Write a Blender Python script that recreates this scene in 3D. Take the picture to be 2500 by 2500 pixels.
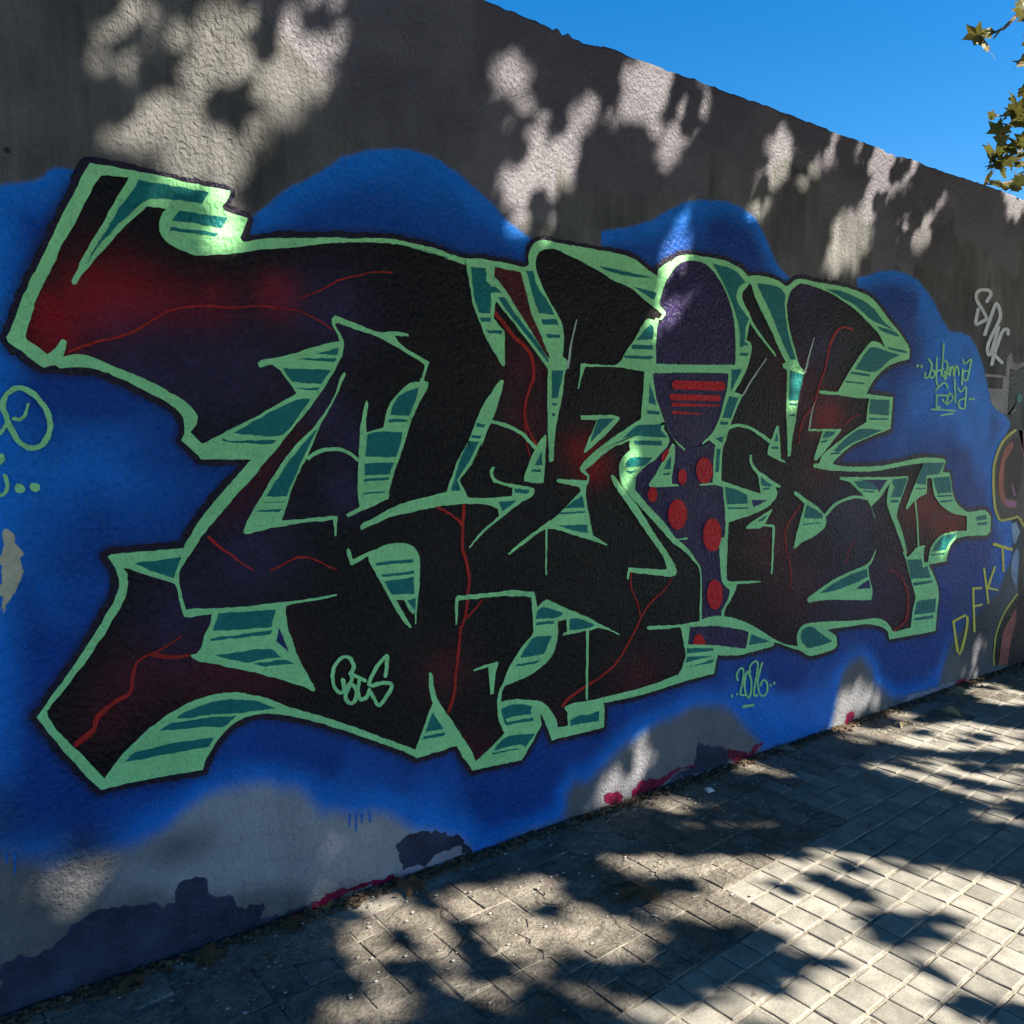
import bpy, bmesh, math, random
import numpy as np
from mathutils import Vector, Matrix
for o in list(bpy.data.objects): bpy.data.objects.remove(o)
scene = bpy.context.scene
COL = scene.collection
RAD = math.radians
# ------------------------------------------------------------------ camera
cd = bpy.data.cameras.new('camera'); cam = bpy.data.objects.new('camera', cd); COL.objects.link(cam)
cd.sensor_width = 36; cd.sensor_fit = 'HORIZONTAL'; cd.lens = 28.8; cd.clip_start = .05; cd.clip_end = 2000
CAM = Vector((0, -2.4849, 1.55))
yaw, pitch = math.atan2(.81139757, .57758036), math.atan(180 / 2000)
fwd = Vector((.57758036, .81139757, -.0896377)); upv = Vector((.05198223, .07302578, .99597444)); rt = Vector((.8146771, -.57991484, 0))
cam.matrix_world = Matrix(((rt.x, upv.x, -fwd.x, CAM.x), (rt.y, upv.y, -fwd.y, CAM.y), (rt.z, upv.z, -fwd.z, CAM.z), (0, 0, 0, 1)))
scene.camera = cam
# ------------------------------------------------------------------ sky, sun, exposure
ELEV = RAD(40); SH = Vector((.545, -.8384, 0))
SUN = Vector((SH.x * math.cos(ELEV), SH.y * math.cos(ELEV), math.sin(ELEV)))      # towards the sun
world = bpy.data.worlds.new('World'); scene.world = world; world.use_nodes = True
wn = world.node_tree; bg = wn.nodes['Background']
sky = wn.nodes.new('ShaderNodeTexSky'); sky.sky_type = 'NISHITA'; sky.sun_disc = False
sky.sun_elevation = ELEV; sky.sun_rotation = math.atan2(SUN.x, SUN.y)
sky.air_density = 1.0; sky.dust_density = .1; sky.ozone_density = 3.2; sky.altitude = 100
hs = wn.nodes.new('ShaderNodeHueSaturation'); hs.inputs['Saturation'].default_value = 1.4
wn.links.new(sky.outputs[0], hs.inputs['Color']); wn.links.new(hs.outputs[0], bg.inputs[0]); bg.inputs[1].default_value = .062
sd = bpy.data.lights.new('sun', 'SUN'); sun = bpy.data.objects.new('sun', sd); COL.objects.link(sun)
sd.energy = 5.0; sd.angle = RAD(.53); sd.color = (1, .91, .76)
sun.rotation_mode = 'QUATERNION'; sun.rotation_quaternion = (-SUN).to_track_quat('-Z', 'Y'); sun.location = (4, -8, 12)
vs = scene.view_settings; vs.view_transform = 'Standard'; vs.look = 'None'; vs.gamma = 1; vs.use_curve_mapping = False
vs.exposure = 1.78
scene.render.engine = 'CYCLES'; scene.cycles.max_bounces = 6; scene.cycles.diffuse_bounces = 3; scene.cycles.glossy_bounces = 2
PAINT = '''
g:391,2279 408,2277 445,2279 502,2278 535,2277 574,2277 622,2272 670,2271 698,2269 760,2269 752,2248 734,2220 743,2210 776,2203 808,2198 809,2199 797,2168 785,2139 792,2130 804,2129 842,2143 916,2157 989,2167 1073,2180 1138,2186 1205,2196 1273,2202 1325,2202 1392,2199 1442,2189 1508,2180 1349,2204 1397,2198 1447,2194 1512,2183 1564,2175 1564,2155 1512,2162 1446,2177 1397,2183 1349,2185 1508,2167 1441,2176 1368,2185 1297,2188 1205,2182 1138,2173 1073,2162 1009,2147 908,2125 830,2108 754,2089 703,2079 660,2073 625,2078 598,2086 572,2104 561,2127 560,2151 564,2165 571,2177 580,2188 558,2189 531,2189 518,2175 498,2155 474,2128 444,2093 427,2071 392,2026 366,1993 346,1959 337,1955 334,1965 348,1994 367,2036 394,2086 414,2122 438,2169 461,2210 482,2247 487,2257 463,2255 435,2254 418,2251 400,2226 380,2180 366,2155 347,2113 321,2066 311,2042 295,2004 279,1973 256,1922 243,1885 230,1845 222,1812 225,1803 247,1789 270,1771 279,1777 291,1789 304,1808 310,1812 318,1806 313,1782 305,1765 320,1771 338,1775 356,1773 381,1766 424,1748 462,1734 510,1713 560,1687 607,1659 628,1641 640,1627 645,1612 642,1594 622,1566 608,1564 608,1579 606,1605 599,1619 576,1644 542,1665 509,1681 461,1706 414,1726 380,1737 343,1741 319,1738 297,1735 286,1741 277,1741 262,1734 254,1739 220,1767 182,1795 180,1809 180,1809 193,1839 212,1892 228,1932 247,1973 269,2017 292,2072 324,2142 350,2191 370,2237 383,2262
g:622,1568 656,1533 716,1564 773,1595 678,1539 720,1564 777,1595 835,1626 896,1661 943,1688 933,1707 914,1732 894,1758 871,1774 830,1763 825,1777 836,1784 867,1792 920,1805 981,1827 1023,1841 1066,1854 1092,1860 1107,1855 1102,1822 1091,1801 1073,1768 1042,1719 1007,1670 968,1621 934,1587 905,1550 876,1515 843,1480 811,1442 771,1400 732,1360 693,1316 655,1273 644,1259 621,1226 602,1198 580,1162 578,1133 584,1091 594,1050 615,1050 681,1043 769,1038 863,1038 929,1037 1006,1041 1065,1043 1067,1038 1005,1031 942,1028 896,1025 893,999 898,961 913,906 933,849 953,804 982,749 986,736 977,733 948,753 890,782 833,808 755,842 698,863 643,886 732,851 676,873 624,891 601,908 601,913 620,914 633,928 645,968 657,990 667,1027 629,1028 607,1023 589,1028 583,1045 574,1092 566,1128 530,1145 500,1157 460,1177 431,1189 440,1168 441,1143 436,1114 424,1087 403,1053 378,1010 351,974 328,938 301,907 269,866 249,845 233,823 228,817 231,799 246,764 263,735 292,696 322,653 349,610 358,596 376,618 400,646 428,673 473,709 526,743 562,759 599,771 635,778 673,783 730,776 761,769 764,764 823,741 871,713 933,680 997,649 1085,605 1177,553 1248,512 1347,458 1350,458 1378,520 1405,580 1421,609 1413,638 1406,668 1406,723 1414,725 1422,711 1427,664 1442,619 1463,582 1500,528 1537,472 1575,411 1603,353 1649,379 1733,433 1724,447 1707,485 1701,526 1700,565 1707,599 1725,630 1742,666 1766,702 1796,736 1826,767 1862,796 1868,805 1859,941 1837,948 1766,957 1708,963 1628,965 1530,968 1527,928 1524,881 1518,880 1516,929 1518,980 1527,986 1595,983 1708,980 1766,980 1837,969 1871,962 1880,933 1886,900 1911,917 1933,927 1949,920 2045,873 2145,827 2214,789 2314,738 2320,729 2215,774 2146,773 2046,772 2013,771 2015,782 2036,785 2032,834 1990,830 1989,778 1981,739 1969,710 1950,687 1925,671 1887,652 1826,632 1766,623 1733,616 1722,596 1716,558 1766,557 1808,551 1863,537 1906,524 1938,500 1964,464 1983,434 1993,401 2042,398 2039,454 2025,472 2025,478 2068,485 2149,481 2225,479 2362,479 2474,481 2537,485 2679,500 2702,528 2726,580 2940,550 2916,462 2804,464 2680,460 2521,451 2407,449 2297,452 2233,454 2240,430 2238,349 1961,355 1939,407 1919,452 1903,476 1910,428 1863,366 1814,309 1586,321 1553,372 1518,431 1357,423 1354,422 1322,446 1224,504 1085,579 954,645 870,678 822,692 770,694 731,682 691,658 656,618 633,580 624,556 485,565 347,566 320,606 270,683 239,737 201,805 238,854 289,919 343,1000 391,1076 412,1117 418,1138 416,1171 396,1216 393,1225 403,1231 492,1230 593,1232 593,1236 653,1326 710,1391 781,1467 657,1333 734,1417 797,1485 662,1488 713,1487 650,1490 598,1546 609,1565
g:2473,740 2488,746 2593,735 2685,726 2755,727 2812,724 2830,732 2907,735 2978,725 3060,705 3154,668 3251,621 3351,566 3454,522 3549,501 3536,542 3545,574 3576,599 3628,607 3772,596 3944,577 4103,562 4221,557 4298,544 4365,515 4407,484 4443,451 4626,450 4639,547 4666,619 4636,675 4587,762 4539,855 4505,902 4518,909 4543,881 4565,872 4604,894 4657,920 4727,926 4754,918 4736,910 4736,853 4743,821 4787,819 4795,803 4876,719 4929,620 4923,527 4913,388 4631,400 4399,411 4376,462 4302,498 4161,531 3978,541 3816,550 3805,547 3882,503 3890,454 3868,436 3755,429 3651,432 3579,467 3473,506 3359,548 3353,530 3207,524 3076,525 2940,547 2931,542 2726,580 2708,638 2689,713 2593,719 2484,729
g:4787,819 4808,901 4870,949 4942,975 5093,984 5235,979 5226,1071 5146,1080 5036,1100 4926,1144 4848,1193 4807,1248 4786,1319 4736,1317 4737,1273 4737,1228 4620,1196 4529,1145 4515,1155 4575,1249 4649,1356 4686,1408 4482,1396 4352,1384 4164,1371 3984,1375 3811,1384 3723,1391 3636,1403 3622,1413 3635,1422 3677,1423 3698,1462 3761,1497 3848,1539 3937,1579 4086,1637 4088,1694 4104,1762 3971,1761 3823,1770 3670,1772 3653,1781 3663,1789 3811,1786 3970,1784 4076,1784 4336,1775 4324,1601 4262,1587 4104,1552 3942,1506 3810,1435 3794,1418 3810,1414 3924,1403 4162,1399 4350,1409 4601,1434 4740,1439 4915,1429 4938,1414 4907,1350 4990,1344 5008,1309 5039,1224 5091,1160 5206,1103 5320,1093 5385,1098 5469,1092 5542,1049 5548,958 5503,932 5336,940 5175,943 5083,926 5026,876 5002,808 4795,804
g:3811,1779 3874,1853 3938,1921 4003,1983 4070,2040 4117,2063 4178,2059 4235,2037 4221,2057 4175,2101 4111,2136 4038,2170 3942,2213 3827,2248 3716,2275 3609,2288 3526,2295 3476,2294 3427,2269 3394,2236 3377,2187 3385,2128 3408,2058 3452,1976 3485,1911 3533,1876 3523,1863 3502,1884 3387,1878 3359,1889 3356,1904 3383,1914 3377,1918 3326,1975 3265,2054 3196,2131 3148,2184 3113,2244 3086,2264 3072,2282 3098,2290 3179,2297 3302,2290 3365,2270 3399,2286 3437,2308 3486,2316 3620,2315 3822,2317 4029,2300 4138,2264 4254,2194 4373,2129 4456,2072 4484,2046 4486,1990 4323,1954 4225,1915 4132,1850 4076,1784
g:3392,1882 3497,1887 3528,1867 3515,1832 3485,1714 3469,1620 3452,1558 3442,1465 3417,1462 3410,1558 3396,1681
g:3579,1587 3574,1596 3856,1598 3856,1588 3760,1513 3656,1437 3629,1444 3653,1495 3696,1584
g:2509,2222 2519,2254 2578,2287 2631,2317 2701,2333 2789,2335 2913,2336 3000,2321 3053,2305 3085,2286 3082,2246 3035,2207 3030,2167 3069,2131 3115,2089 3099,2048 3087,1998 3119,1989 3127,1969 3121,1934 3101,1880 3063,1821 3012,1758 3074,1749 3032,1687 2991,1611 2958,1536 2942,1508 2936,1427 2937,1358 2992,1344 3082,1321 3175,1299 3218,1289 3206,1337 3195,1374 3152,1411 3132,1441 3131,1471 3145,1474 3155,1435 3199,1398 3267,1366 3371,1320 3362,1311 3327,1315 3346,1290 3339,1265 3292,1230 3226,1206 3124,1184 2994,1165 2991,1103 2989,1044 2989,907 3008,887 3062,882 3235,867 3238,858 3063,867 3059,846 3020,796 2986,761 2976,717 2960,719 2957,755 2985,782 3010,821 3014,845 2982,866 2954,899 2943,959 2932,1049 2929,1084 2853,1085 2853,1091 2965,1096 2971,1134 2965,1222 2948,1328 2896,1339 2795,1339 2790,1346 2879,1351 2881,1405 2880,1451 2890,1519 2847,1541 2806,1522 2801,1528 2830,1548 2871,1576 2912,1639 2943,1719 2963,1788 2967,1842 2723,1835 2514,1823 2447,1829 2446,1858 2509,1861 2722,1868 3012,1883 3013,1950 3006,2029 2991,2096 2962,2161 2917,2223 2857,2277 2790,2307 2741,2311 2678,2302 2632,2283 2595,2247 2558,2201 2536,2152 2522,2109
g:1844,2189 1841,2220 1852,2249 1876,2273 1905,2286 1942,2286 2034,2285 2162,2285 2297,2285 2388,2269 2453,2241 2509,2222 2519,2176 2522,2109 2561,2078 2561,2065 2535,2044 2520,2046 2542,2069 2486,2095 2449,2110 2362,2155 2271,2175 2196,2201 2098,2229 2034,2245 1972,2258 1930,2256 1894,2241 1876,2215 1876,2179 1888,2152 1906,2117 1930,2082 1961,2042 1992,2002 2008,1965 2012,1917 2006,1864 2028,1851 2031,1817 2019,1807 2007,1724 1982,1626 1970,1567 1965,1503 1964,1465 1943,1458 1939,1519 1936,1577 1932,1712 1935,1812 1877,1871 1824,1923 1766,1979 1698,2041 1693,2027 1687,1982 1735,1935 1735,1812 1723,1811 1698,1846 1654,1907 1627,1959 1600,2019 1585,2083 1569,2156 1564,2175 1633,2183 1688,2183 1755,2180 1823,2177
g:2095,1840 2118,1842 2283,1847 2338,1903 2393,1969 2443,2034 2472,2043 2494,2041 2505,2050 2518,2051 2520,2041 2513,2014 2507,1940 2509,1859 2506,1823 2491,1818 2500,1771 2516,1713 2548,1650 2572,1612 2612,1558 2660,1525 2696,1503 2691,1497 2652,1520 2596,1575 2568,1623 2561,1591 2588,1564 2597,1537 2582,1515 2522,1467 2462,1436 2426,1410 2401,1390 2398,1337 2466,1275 2582,1181 2647,1116 2719,1113 2721,1105 2663,1106 2729,1059 2788,996 2815,954 2826,725 2809,724 2805,949 2746,1017 2688,1062 2631,1094 2544,1167 2466,1232 2391,1294 2326,1355 2307,1413 2310,1449 2331,1480 2366,1501 2362,1522 2365,1543 2323,1527 2281,1517 2206,1477 2159,1442 2129,1427 2122,1422 2146,1402 2143,1371 2130,1361 2130,1316 2141,1264 2169,1160 2245,1118 2241,1113 2169,1137 2075,1166 1935,1201 1825,1152 1754,1116 1748,1122 1825,1169 1922,1221 1985,1252 2100,1342 2093,1358 1984,1379 1977,1389 1990,1393 2133,1382 2136,1397 2099,1418 2096,1433 2112,1453 2205,1518 2343,1590 2425,1630 2434,1727 2443,1826 2339,1834 2269,1836 2121,1829 2102,1791 2090,1741 2083,1741 2092,1800
g:1726,1763 1732,1757 1723,1729 1703,1668 1675,1612 1653,1566 1631,1520 1631,1535 1598,1471 1560,1426 1538,1402 1543,1390 1559,1367 1572,1339 1652,1333 1766,1336 1769,1366 1731,1377 1686,1390 1672,1409 1669,1433 1680,1446 1690,1444 1683,1423 1686,1409 1708,1394 1766,1381 1867,1363 1873,1353 1864,1332 1801,1305 1720,1257 1663,1223 1580,1156 1576,1161 1629,1211 1708,1263 1703,1291 1652,1308 1543,1315 1428,1309 1337,1296 1260,1284 1189,1259 1156,1248 1152,1259 1161,1269 1213,1291 1284,1322 1383,1344 1464,1358 1485,1363 1496,1392 1528,1467 1576,1544 1620,1635 1653,1690 1675,1713 1698,1746 1718,1761
g:1924,1568 1930,1558 1924,1495 1921,1427 1915,1378 1873,1380 1825,1388 1822,1405 1842,1448 1872,1505 1902,1548
g:2097,1638 2272,1643 2303,1636 2307,1626 2245,1574 2171,1523 2125,1493 2115,1496 2138,1543 2164,1584 2183,1622 2101,1623
g:2258,1399 2272,1403 2326,1350 2429,1250 2506,1153 2545,1112 2609,1040 2642,998 2658,968 2651,952 2619,947 2510,966 2375,990 2365,958 2357,965 2364,1010 2397,1007 2587,981 2594,991 2570,1038 2530,1085 2468,1150 2378,1252 2283,1356
g:2616,1529 2630,1523 2630,1455 2616,1384 2615,1353 2656,1348 2657,1341 2487,1344 2475,1353 2523,1408 2568,1467
g:3328,1612 3343,1609 3356,1529 3365,1453 3405,1434 3401,1429 3340,1447 3262,1472 3261,1487 3283,1536
g:3478,1288 3499,1285 3573,1249 3682,1199 3739,1157 3758,1123 3743,1091 3647,1051 3564,1031 3503,1004 3487,1002 3509,1080 3555,1192 3564,1224 3479,1275
g:3859,1350 3927,1347 4330,1337 4527,1337 4528,1323 4481,1238 4440,1168 4425,1111 4485,1028 4549,899 4537,881 4461,986 4402,1069 4388,1084 4344,1144 4317,1195 4323,1258 4345,1307 4297,1266 4249,1226 4177,1187 4165,1181 4207,1116 4201,1116 4166,1174 4113,1225 4038,1269 3952,1319 3871,1334 3857,1342
g:3310,1211 3312,1205 3257,1140 3326,1133 3336,1120 3331,1017 3327,893 3317,890 3314,900 3316,1019 3316,1121 3243,1129 3230,1120 3121,1127 3117,1137 3208,1174
g:3613,736 3629,744 3736,779 3846,814 4018,845 4150,868 4197,906 4225,946 4226,932 4199,878 4157,850 4181,773 4210,714 4201,661 3969,688 3795,708 3663,714 3636,711 3614,723
g:1184,1675 1187,1662 1180,1612 1179,1569 1241,1588 1256,1643 1280,1681 1319,1721 1348,1739 1380,1742 1382,1755 1415,1741 1414,1728 1387,1684 1356,1627 1336,1580 1311,1511 1286,1451 1266,1392 1256,1347 1190,1322 1108,1293 1102,1302 1151,1326 1145,1375 1149,1454 1155,1558 1165,1620 1175,1666
g:1077,1939 1133,1924 1223,1899 1283,1904 1340,1900 1340,1891 1288,1890 1302,1872 1320,1856 1388,1826 1420,1809 1415,1798 1400,1760 1397,1749 1385,1751 1392,1766 1403,1801 1349,1828 1292,1854 1222,1883 1155,1898 1085,1917 1076,1912 1084,1897 1103,1866 1107,1855 1092,1854 1084,1877 1067,1912 1066,1927
g:1106,1764 1112,1756 1089,1713 1062,1659 1013,1578 996,1538 969,1482 930,1411 904,1340 888,1295 927,1295 1055,1300 1070,1298 1072,1291 1069,1235 1062,1233 1059,1287 927,1281 826,1269 775,1259 769,1265 775,1288 800,1333 841,1398 899,1483 954,1546 997,1582 1018,1610 1062,1671 1090,1741
g:1108,1192 1114,1187 1123,1153 1173,1172 1201,1178 1258,1194 1321,1192 1351,1178 1368,1154 1375,1122 1372,1047 1363,976 1358,904 1353,907 1353,959 1348,942 1328,962 1309,995 1280,999 1308,951 1340,895 1332,893 1303,929 1260,997 1223,1066 1182,1139 1178,1159 1122,1132 1114,1137 1101,1184
g:1591,704 1650,713 1701,716 1704,709 1690,665 1684,595 1669,596 1661,670 1658,702 1596,698
g~:1670,1611 1673,1604 1677,1617 1683,1603 1687,1615 1698,1600 1701,1613 1713,1597 1718,1610 1729,1593 1734,1606 1744,1589 1750,1601 1760,1583 1767,1595 1776,1577 1784,1589 1791,1571 1799,1582 1803,1564 1813,1574 1815,1556 1826,1566 1826,1547 1837,1557 1836,1539 1848,1548 1847,1530 1859,1539 1857,1521 1869,1530 1866,1513 1878,1522 1872,1508 1885,1517 1882,1509
g~:2966,1592 2979,1587 2968,1601 2990,1590 2979,1605 3004,1595 2994,1610 3020,1599 3013,1614 3036,1601 3034,1617 3055,1601 3057,1617 3077,1599 3081,1614 3100,1595 3106,1611 3121,1591 3130,1605 3142,1585 3153,1599 3163,1577 3175,1590 3183,1568 3197,1581 3204,1559 3217,1572 3225,1550 3239,1563 3247,1539 3262,1552 3267,1530 3282,1543 3281,1523 3296,1536 3295,1526
g~:3742,1151 3758,1150 3736,1161 3770,1159 3749,1170 3788,1172 3767,1183 3809,1186 3789,1198 3831,1198 3814,1211 3855,1206 3841,1220 3883,1214 3871,1228 3912,1220 3901,1235 3939,1225 3930,1240 3964,1228 3956,1244 3986,1231 3980,1246 4007,1231 4004,1247 4028,1231 4028,1246 4050,1229 4054,1244 4073,1225 4079,1239 4095,1221 4101,1235 4110,1218 4116,1232 4122,1223
g~:974,1483 982,1481 973,1490 985,1484 977,1493 990,1488 982,1497 995,1493 988,1502 1002,1496 996,1507 1010,1499 1005,1511 1019,1503 1015,1514 1029,1505 1026,1517 1039,1507 1037,1519 1049,1509 1048,1521 1060,1510 1059,1522 1070,1510 1071,1522 1080,1509 1082,1521 1089,1507 1092,1519 1097,1505 1101,1516 1105,1501 1110,1512 1113,1497 1119,1507 1122,1492 1129,1501 1132,1484 1140,1493 1141,1477 1149,1486 1147,1473 1156,1482 1155,1474
g~:3093,2264 3073,2263 3098,2253 3064,2255 3089,2244 3051,2243 3075,2233 3037,2229 3062,2221 3027,2216 3054,2211 3022,2204 3050,2203 3021,2193 3049,2195 3022,2182 3050,2187 3027,2170 3053,2178 3037,2157 3061,2166 3049,2143 3072,2153 3063,2130 3085,2140 3076,2117 3098,2126 3088,2104 3109,2112 3099,2090 3119,2098 3111,2077 3131,2085 3125,2063 3143,2072 3141,2050 3158,2058 3158,2036 3174,2045 3176,2023 3191,2031 3194,2010 3208,2018 3212,1998 3225,2005 3230,1985 3243,1992 3248,1973 3260,1980 3263,1963 3275,1969 3275,1954 3286,1960 3285,1946 3296,1952 3292,1940 3303,1945 3298,1936 3309,1941 3306,1936
g~:1932,1204 1927,1201 1938,1200 1926,1183 1937,1182 1926,1157 1936,1156 1926,1128 1935,1127 1926,1102 1934,1102 1926,1079 1934,1078 1926,1056 1933,1056 1926,1037 1933,1036 1926,1023 1932,1022 1929,1021
g~:2143,774 2135,771 2151,769 2135,748 2151,746 2136,716 2151,714 2136,679 2150,677 2137,642 2150,640 2137,602 2149,599 2137,557 2148,555 2137,516 2148,514 2137,488 2147,486 2142,484
g~:4613,1196 4604,1192 4623,1193 4610,1174 4629,1174 4618,1148 4636,1148 4627,1117 4645,1117 4635,1084 4652,1084 4643,1044 4660,1043 4651,997 4667,996 4659,953 4674,952 4664,923 4678,922 4672,920
p~:2031,1816 2038,1819 2025,1820 2040,1838 2028,1838 2044,1864 2033,1865 2049,1893 2039,1894 2054,1920 2045,1920 2060,1944 2052,1945 2067,1969 2059,1970 2073,1991 2066,1992 2077,2006 2071,2007 2075,2008
p~:3068,1743 3076,1744 3065,1748 3090,1761 3080,1765 3111,1787 3101,1790 3135,1815 3125,1818 3157,1840 3148,1843 3178,1864 3171,1867 3201,1887 3194,1889 3222,1907 3215,1909 3236,1921 3230,1924 3234,1924
p~:3532,1866 3541,1869 3525,1871 3546,1885 3531,1886 3554,1908 3540,1909 3562,1933 3549,1935 3570,1958 3559,1959 3579,1982 3569,1983 3589,2008 3581,2009 3598,2031 3591,2031 3604,2047 3598,2047 3602,2048
p~:3584,1590 3591,1593 3577,1594 3593,1605 3579,1606 3595,1622 3582,1622 3598,1641 3586,1642 3602,1659 3591,1660 3606,1678 3597,1679 3612,1698 3604,1699 3618,1716 3611,1717 3622,1729 3616,1730 3619,1731
t:510,2255 698,2254 679,2218 613,2218 569,2214 542,2211 522,2200 498,2176 472,2148 438,2109 406,2068 373,2014 399,2067 429,2118 453,2162 480,2203 501,2237
t:614,2190 750,2190 731,2158 663,2161 594,2159 603,2173
t:590,2141 722,2143 715,2133 586,2131
t:1090,1839 1083,1815 1012,1815
t:1078,1803 1071,1791 948,1795 981,1799
t:902,1765 1058,1766 1027,1722 962,1722 930,1726
t:1023,1710 1012,1700 937,1704
t:990,1672 935,1601 889,1558 814,1559 746,1564 815,1604 879,1639 953,1672
t:715,1549 730,1544 877,1543 864,1532 775,1536 711,1542
t:1011,1584 974,1514 930,1427 904,1370 840,1371 890,1444 941,1510
t:830,1357 896,1353 892,1351 830,1355
t:819,1329 887,1332 881,1323 811,1325
t:1377,1722 1364,1679 1337,1627 1267,1626 1284,1669 1314,1699
t:1332,1614 1327,1605 1257,1603 1265,1614
t:1313,1571 1302,1524 1284,1486 1175,1489 1181,1560 1217,1572
t:1277,1469 1264,1430 1169,1429 1172,1467
t:1259,1420 1257,1411 1166,1408 1169,1416
t:1243,1371 1242,1367 1167,1366 1167,1372
t:458,1199 585,1205 562,1147 524,1164 491,1180
t:686,1027 861,1017 845,963 668,975
t:847,953 843,941 659,947 663,954
t:831,897 877,863 815,866 771,863 717,880 673,900
t:883,853 916,836 818,843 787,858 834,855
t:561,736 598,748 642,757 691,760 761,748 803,732 854,700 770,710 751,708 637,723 597,723 558,731
t:507,701 536,718 589,715 633,716 731,702 712,690 688,677 636,688 596,692
t:440,652 488,656 576,656 661,649 645,625 522,629 412,630
t:1203,1135 1345,1135 1348,1123 1208,1125
t:1224,1092 1350,1093 1352,1083 1228,1084
t:1237,1068 1350,1071 1350,1013 1263,1019
t:1356,997 1353,954 1324,992
t:1420,577 1462,507 1389,511 1405,547
t:1472,493 1467,482 1376,486 1383,496
t:1716,533 1766,536 1814,530 1863,514 1854,496 1860,482 1796,491 1736,489 1745,475 1866,468 1872,454 1739,464 1724,497
t:1733,415 1796,413 1879,400 1829,356 1808,374 1683,377
t:1672,369 1802,360 1790,357 1677,363
t:1886,883 1911,897 1936,892 2016,862 1981,848 1880,856
t:1884,841 1968,836 1968,825 1880,831
t:1959,779 1918,710 1805,713 1838,755 1874,785
t:1903,690 1881,681 1784,683 1790,690
t:2051,834 2105,827 2183,791 2132,784 2049,788
t:2055,417 2102,428 2150,421 2209,426 2209,385 2056,395
t:2729,612 2908,586 2904,573 2734,587
t:2734,573 2909,548 2793,549 2722,548
t:2914,534 2901,517 2794,522 2715,522 2845,529
t:3179,612 3322,555 3163,562
t:3577,576 3619,587 3673,579 3730,545 3846,479 3723,475 3635,478 3591,508 3570,544
t:4555,854 4706,845 4732,790 4781,800 4824,724 4603,738
t:4840,707 4849,691 4634,696 4626,714
t:4684,598 4899,591 4895,507 4655,522
t:4874,491 4876,471 4658,488 4664,502
t:4686,1408 4917,1406 4864,1340 4720,1336 4718,1281 4612,1291
t:4608,1266 4720,1262 4713,1255 4601,1261
t:4808,1319 4996,1321 5024,1224 4860,1223 4826,1269
t:4853,1212 5033,1210 5037,1201 4862,1203
t:4886,1180 5043,1179 5044,1170 4909,1169
t:5340,1060 5472,1065 5489,1036 5359,1033
t:5360,1020 5491,1019 5488,1001 5371,1002
t:4825,880 4872,926 4957,966 5110,970 5023,915 4988,879
t:4982,862 4968,853 4819,858 4826,865
t:3987,1325 4107,1318 4181,1298 4221,1269 4049,1286
t:4074,1272 4184,1266 4191,1256 4080,1263
t:4369,1324 4521,1325 4456,1221 4358,1223 4386,1277 4358,1307
t:4359,1209 4437,1205 4432,1191 4353,1193
t:3715,751 3847,794 4008,826 4146,840 4155,794 4011,770 3849,753
t:3582,1215 3604,1211 3714,1164 3721,1140 3565,1152
t:3556,1123 3705,1121 3706,1116 3556,1118
t:3683,2290 3824,2292 3984,2269 4104,2235 4219,2171 4321,2135 4146,2162 4060,2185 3941,2233 3804,2264
t:4153,2146 4335,2126 4369,2102 4248,2113 4185,2125
t:4253,2045 4446,2030 4460,2018 4317,2026 4266,2033
t:4119,2033 4242,2021 4383,2007 4283,1972 4152,1905 3962,1909 4016,1964 4072,2014
t:3928,1894 4105,1889 4094,1875 3917,1884
t:3880,1845 4060,1842 4049,1835 3880,1838
t:4114,1759 4299,1757 4299,1672 4107,1680
t:4109,1659 4294,1658 4295,1650 4109,1649
t:4041,1599 4249,1594 4103,1559 3941,1519 3840,1480 3795,1487 3938,1566
t:3779,1475 3863,1478 3852,1470 3763,1465
t:3149,2259 3227,2264 3322,2257 3362,2228 3360,2175 3390,2058 3456,1929 3416,1929 3354,2001 3262,2125
t:3417,1877 3523,1862 3489,1735 3414,1733
t:3419,1718 3485,1721 3480,1710 3420,1709
t:3422,1663 3467,1669 3463,1657 3422,1658
t:3723,1584 3812,1585 3758,1555 3698,1552
t:3688,1537 3742,1542 3727,1530 3683,1528
t:2847,2311 2940,2309 3009,2294 3073,2256 3025,2229 3005,2187 3028,2150 3101,2094 3080,2058 3074,1988 3106,1979 3044,1961 3037,2032 3008,2109 2961,2183 2899,2260
t:3045,1938 3103,1941 3099,1927 3041,1926
t:2990,1861 3061,1864 2985,1760
t:2977,1740 3039,1733 2990,1640 2933,1642
t:2921,1625 2973,1623 2969,1611 2913,1610
t:2889,1547 2940,1559 2937,1530
t:2183,2224 2263,2221 2403,2215 2483,2211 2410,2204 2340,2203 2230,2210
t:2368,2163 2506,2154 2492,2121 2433,2142
t:2476,2021 2491,2007 2488,1961 2397,1951 2436,1992
t:2373,1932 2489,1936 2489,1918 2366,1915
t:2327,1885 2490,1892 2475,1878 2328,1875
t:2474,1775 2501,1723 2513,1689 2468,1696
t:2461,1667 2532,1663 2537,1650 2462,1651
t:2411,1603 2545,1609 2542,1585 2581,1553 2497,1556 2387,1561 2322,1548 2365,1579
t:2387,1542 2547,1539 2551,1518 2394,1524
t:2342,1451 2374,1472 2499,1470 2447,1436 2342,1431
t:2342,1417 2411,1416 2368,1406
t:2606,1474 2607,1417 2561,1418
t:2604,1402 2554,1398 2562,1392 2600,1393
t:2899,1502 2925,1502 2916,1399 2894,1396
t:2961,1328 3028,1317 3120,1286 3126,1244 2977,1248
t:2982,1234 3131,1227 3132,1219 2983,1226
t:3214,1367 3297,1328 3307,1319 3226,1325
t:3231,1312 3283,1317 3284,1307 3236,1303
t:3279,1185 3237,1157 3199,1159
t:3330,1575 3341,1536 3312,1536
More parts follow.
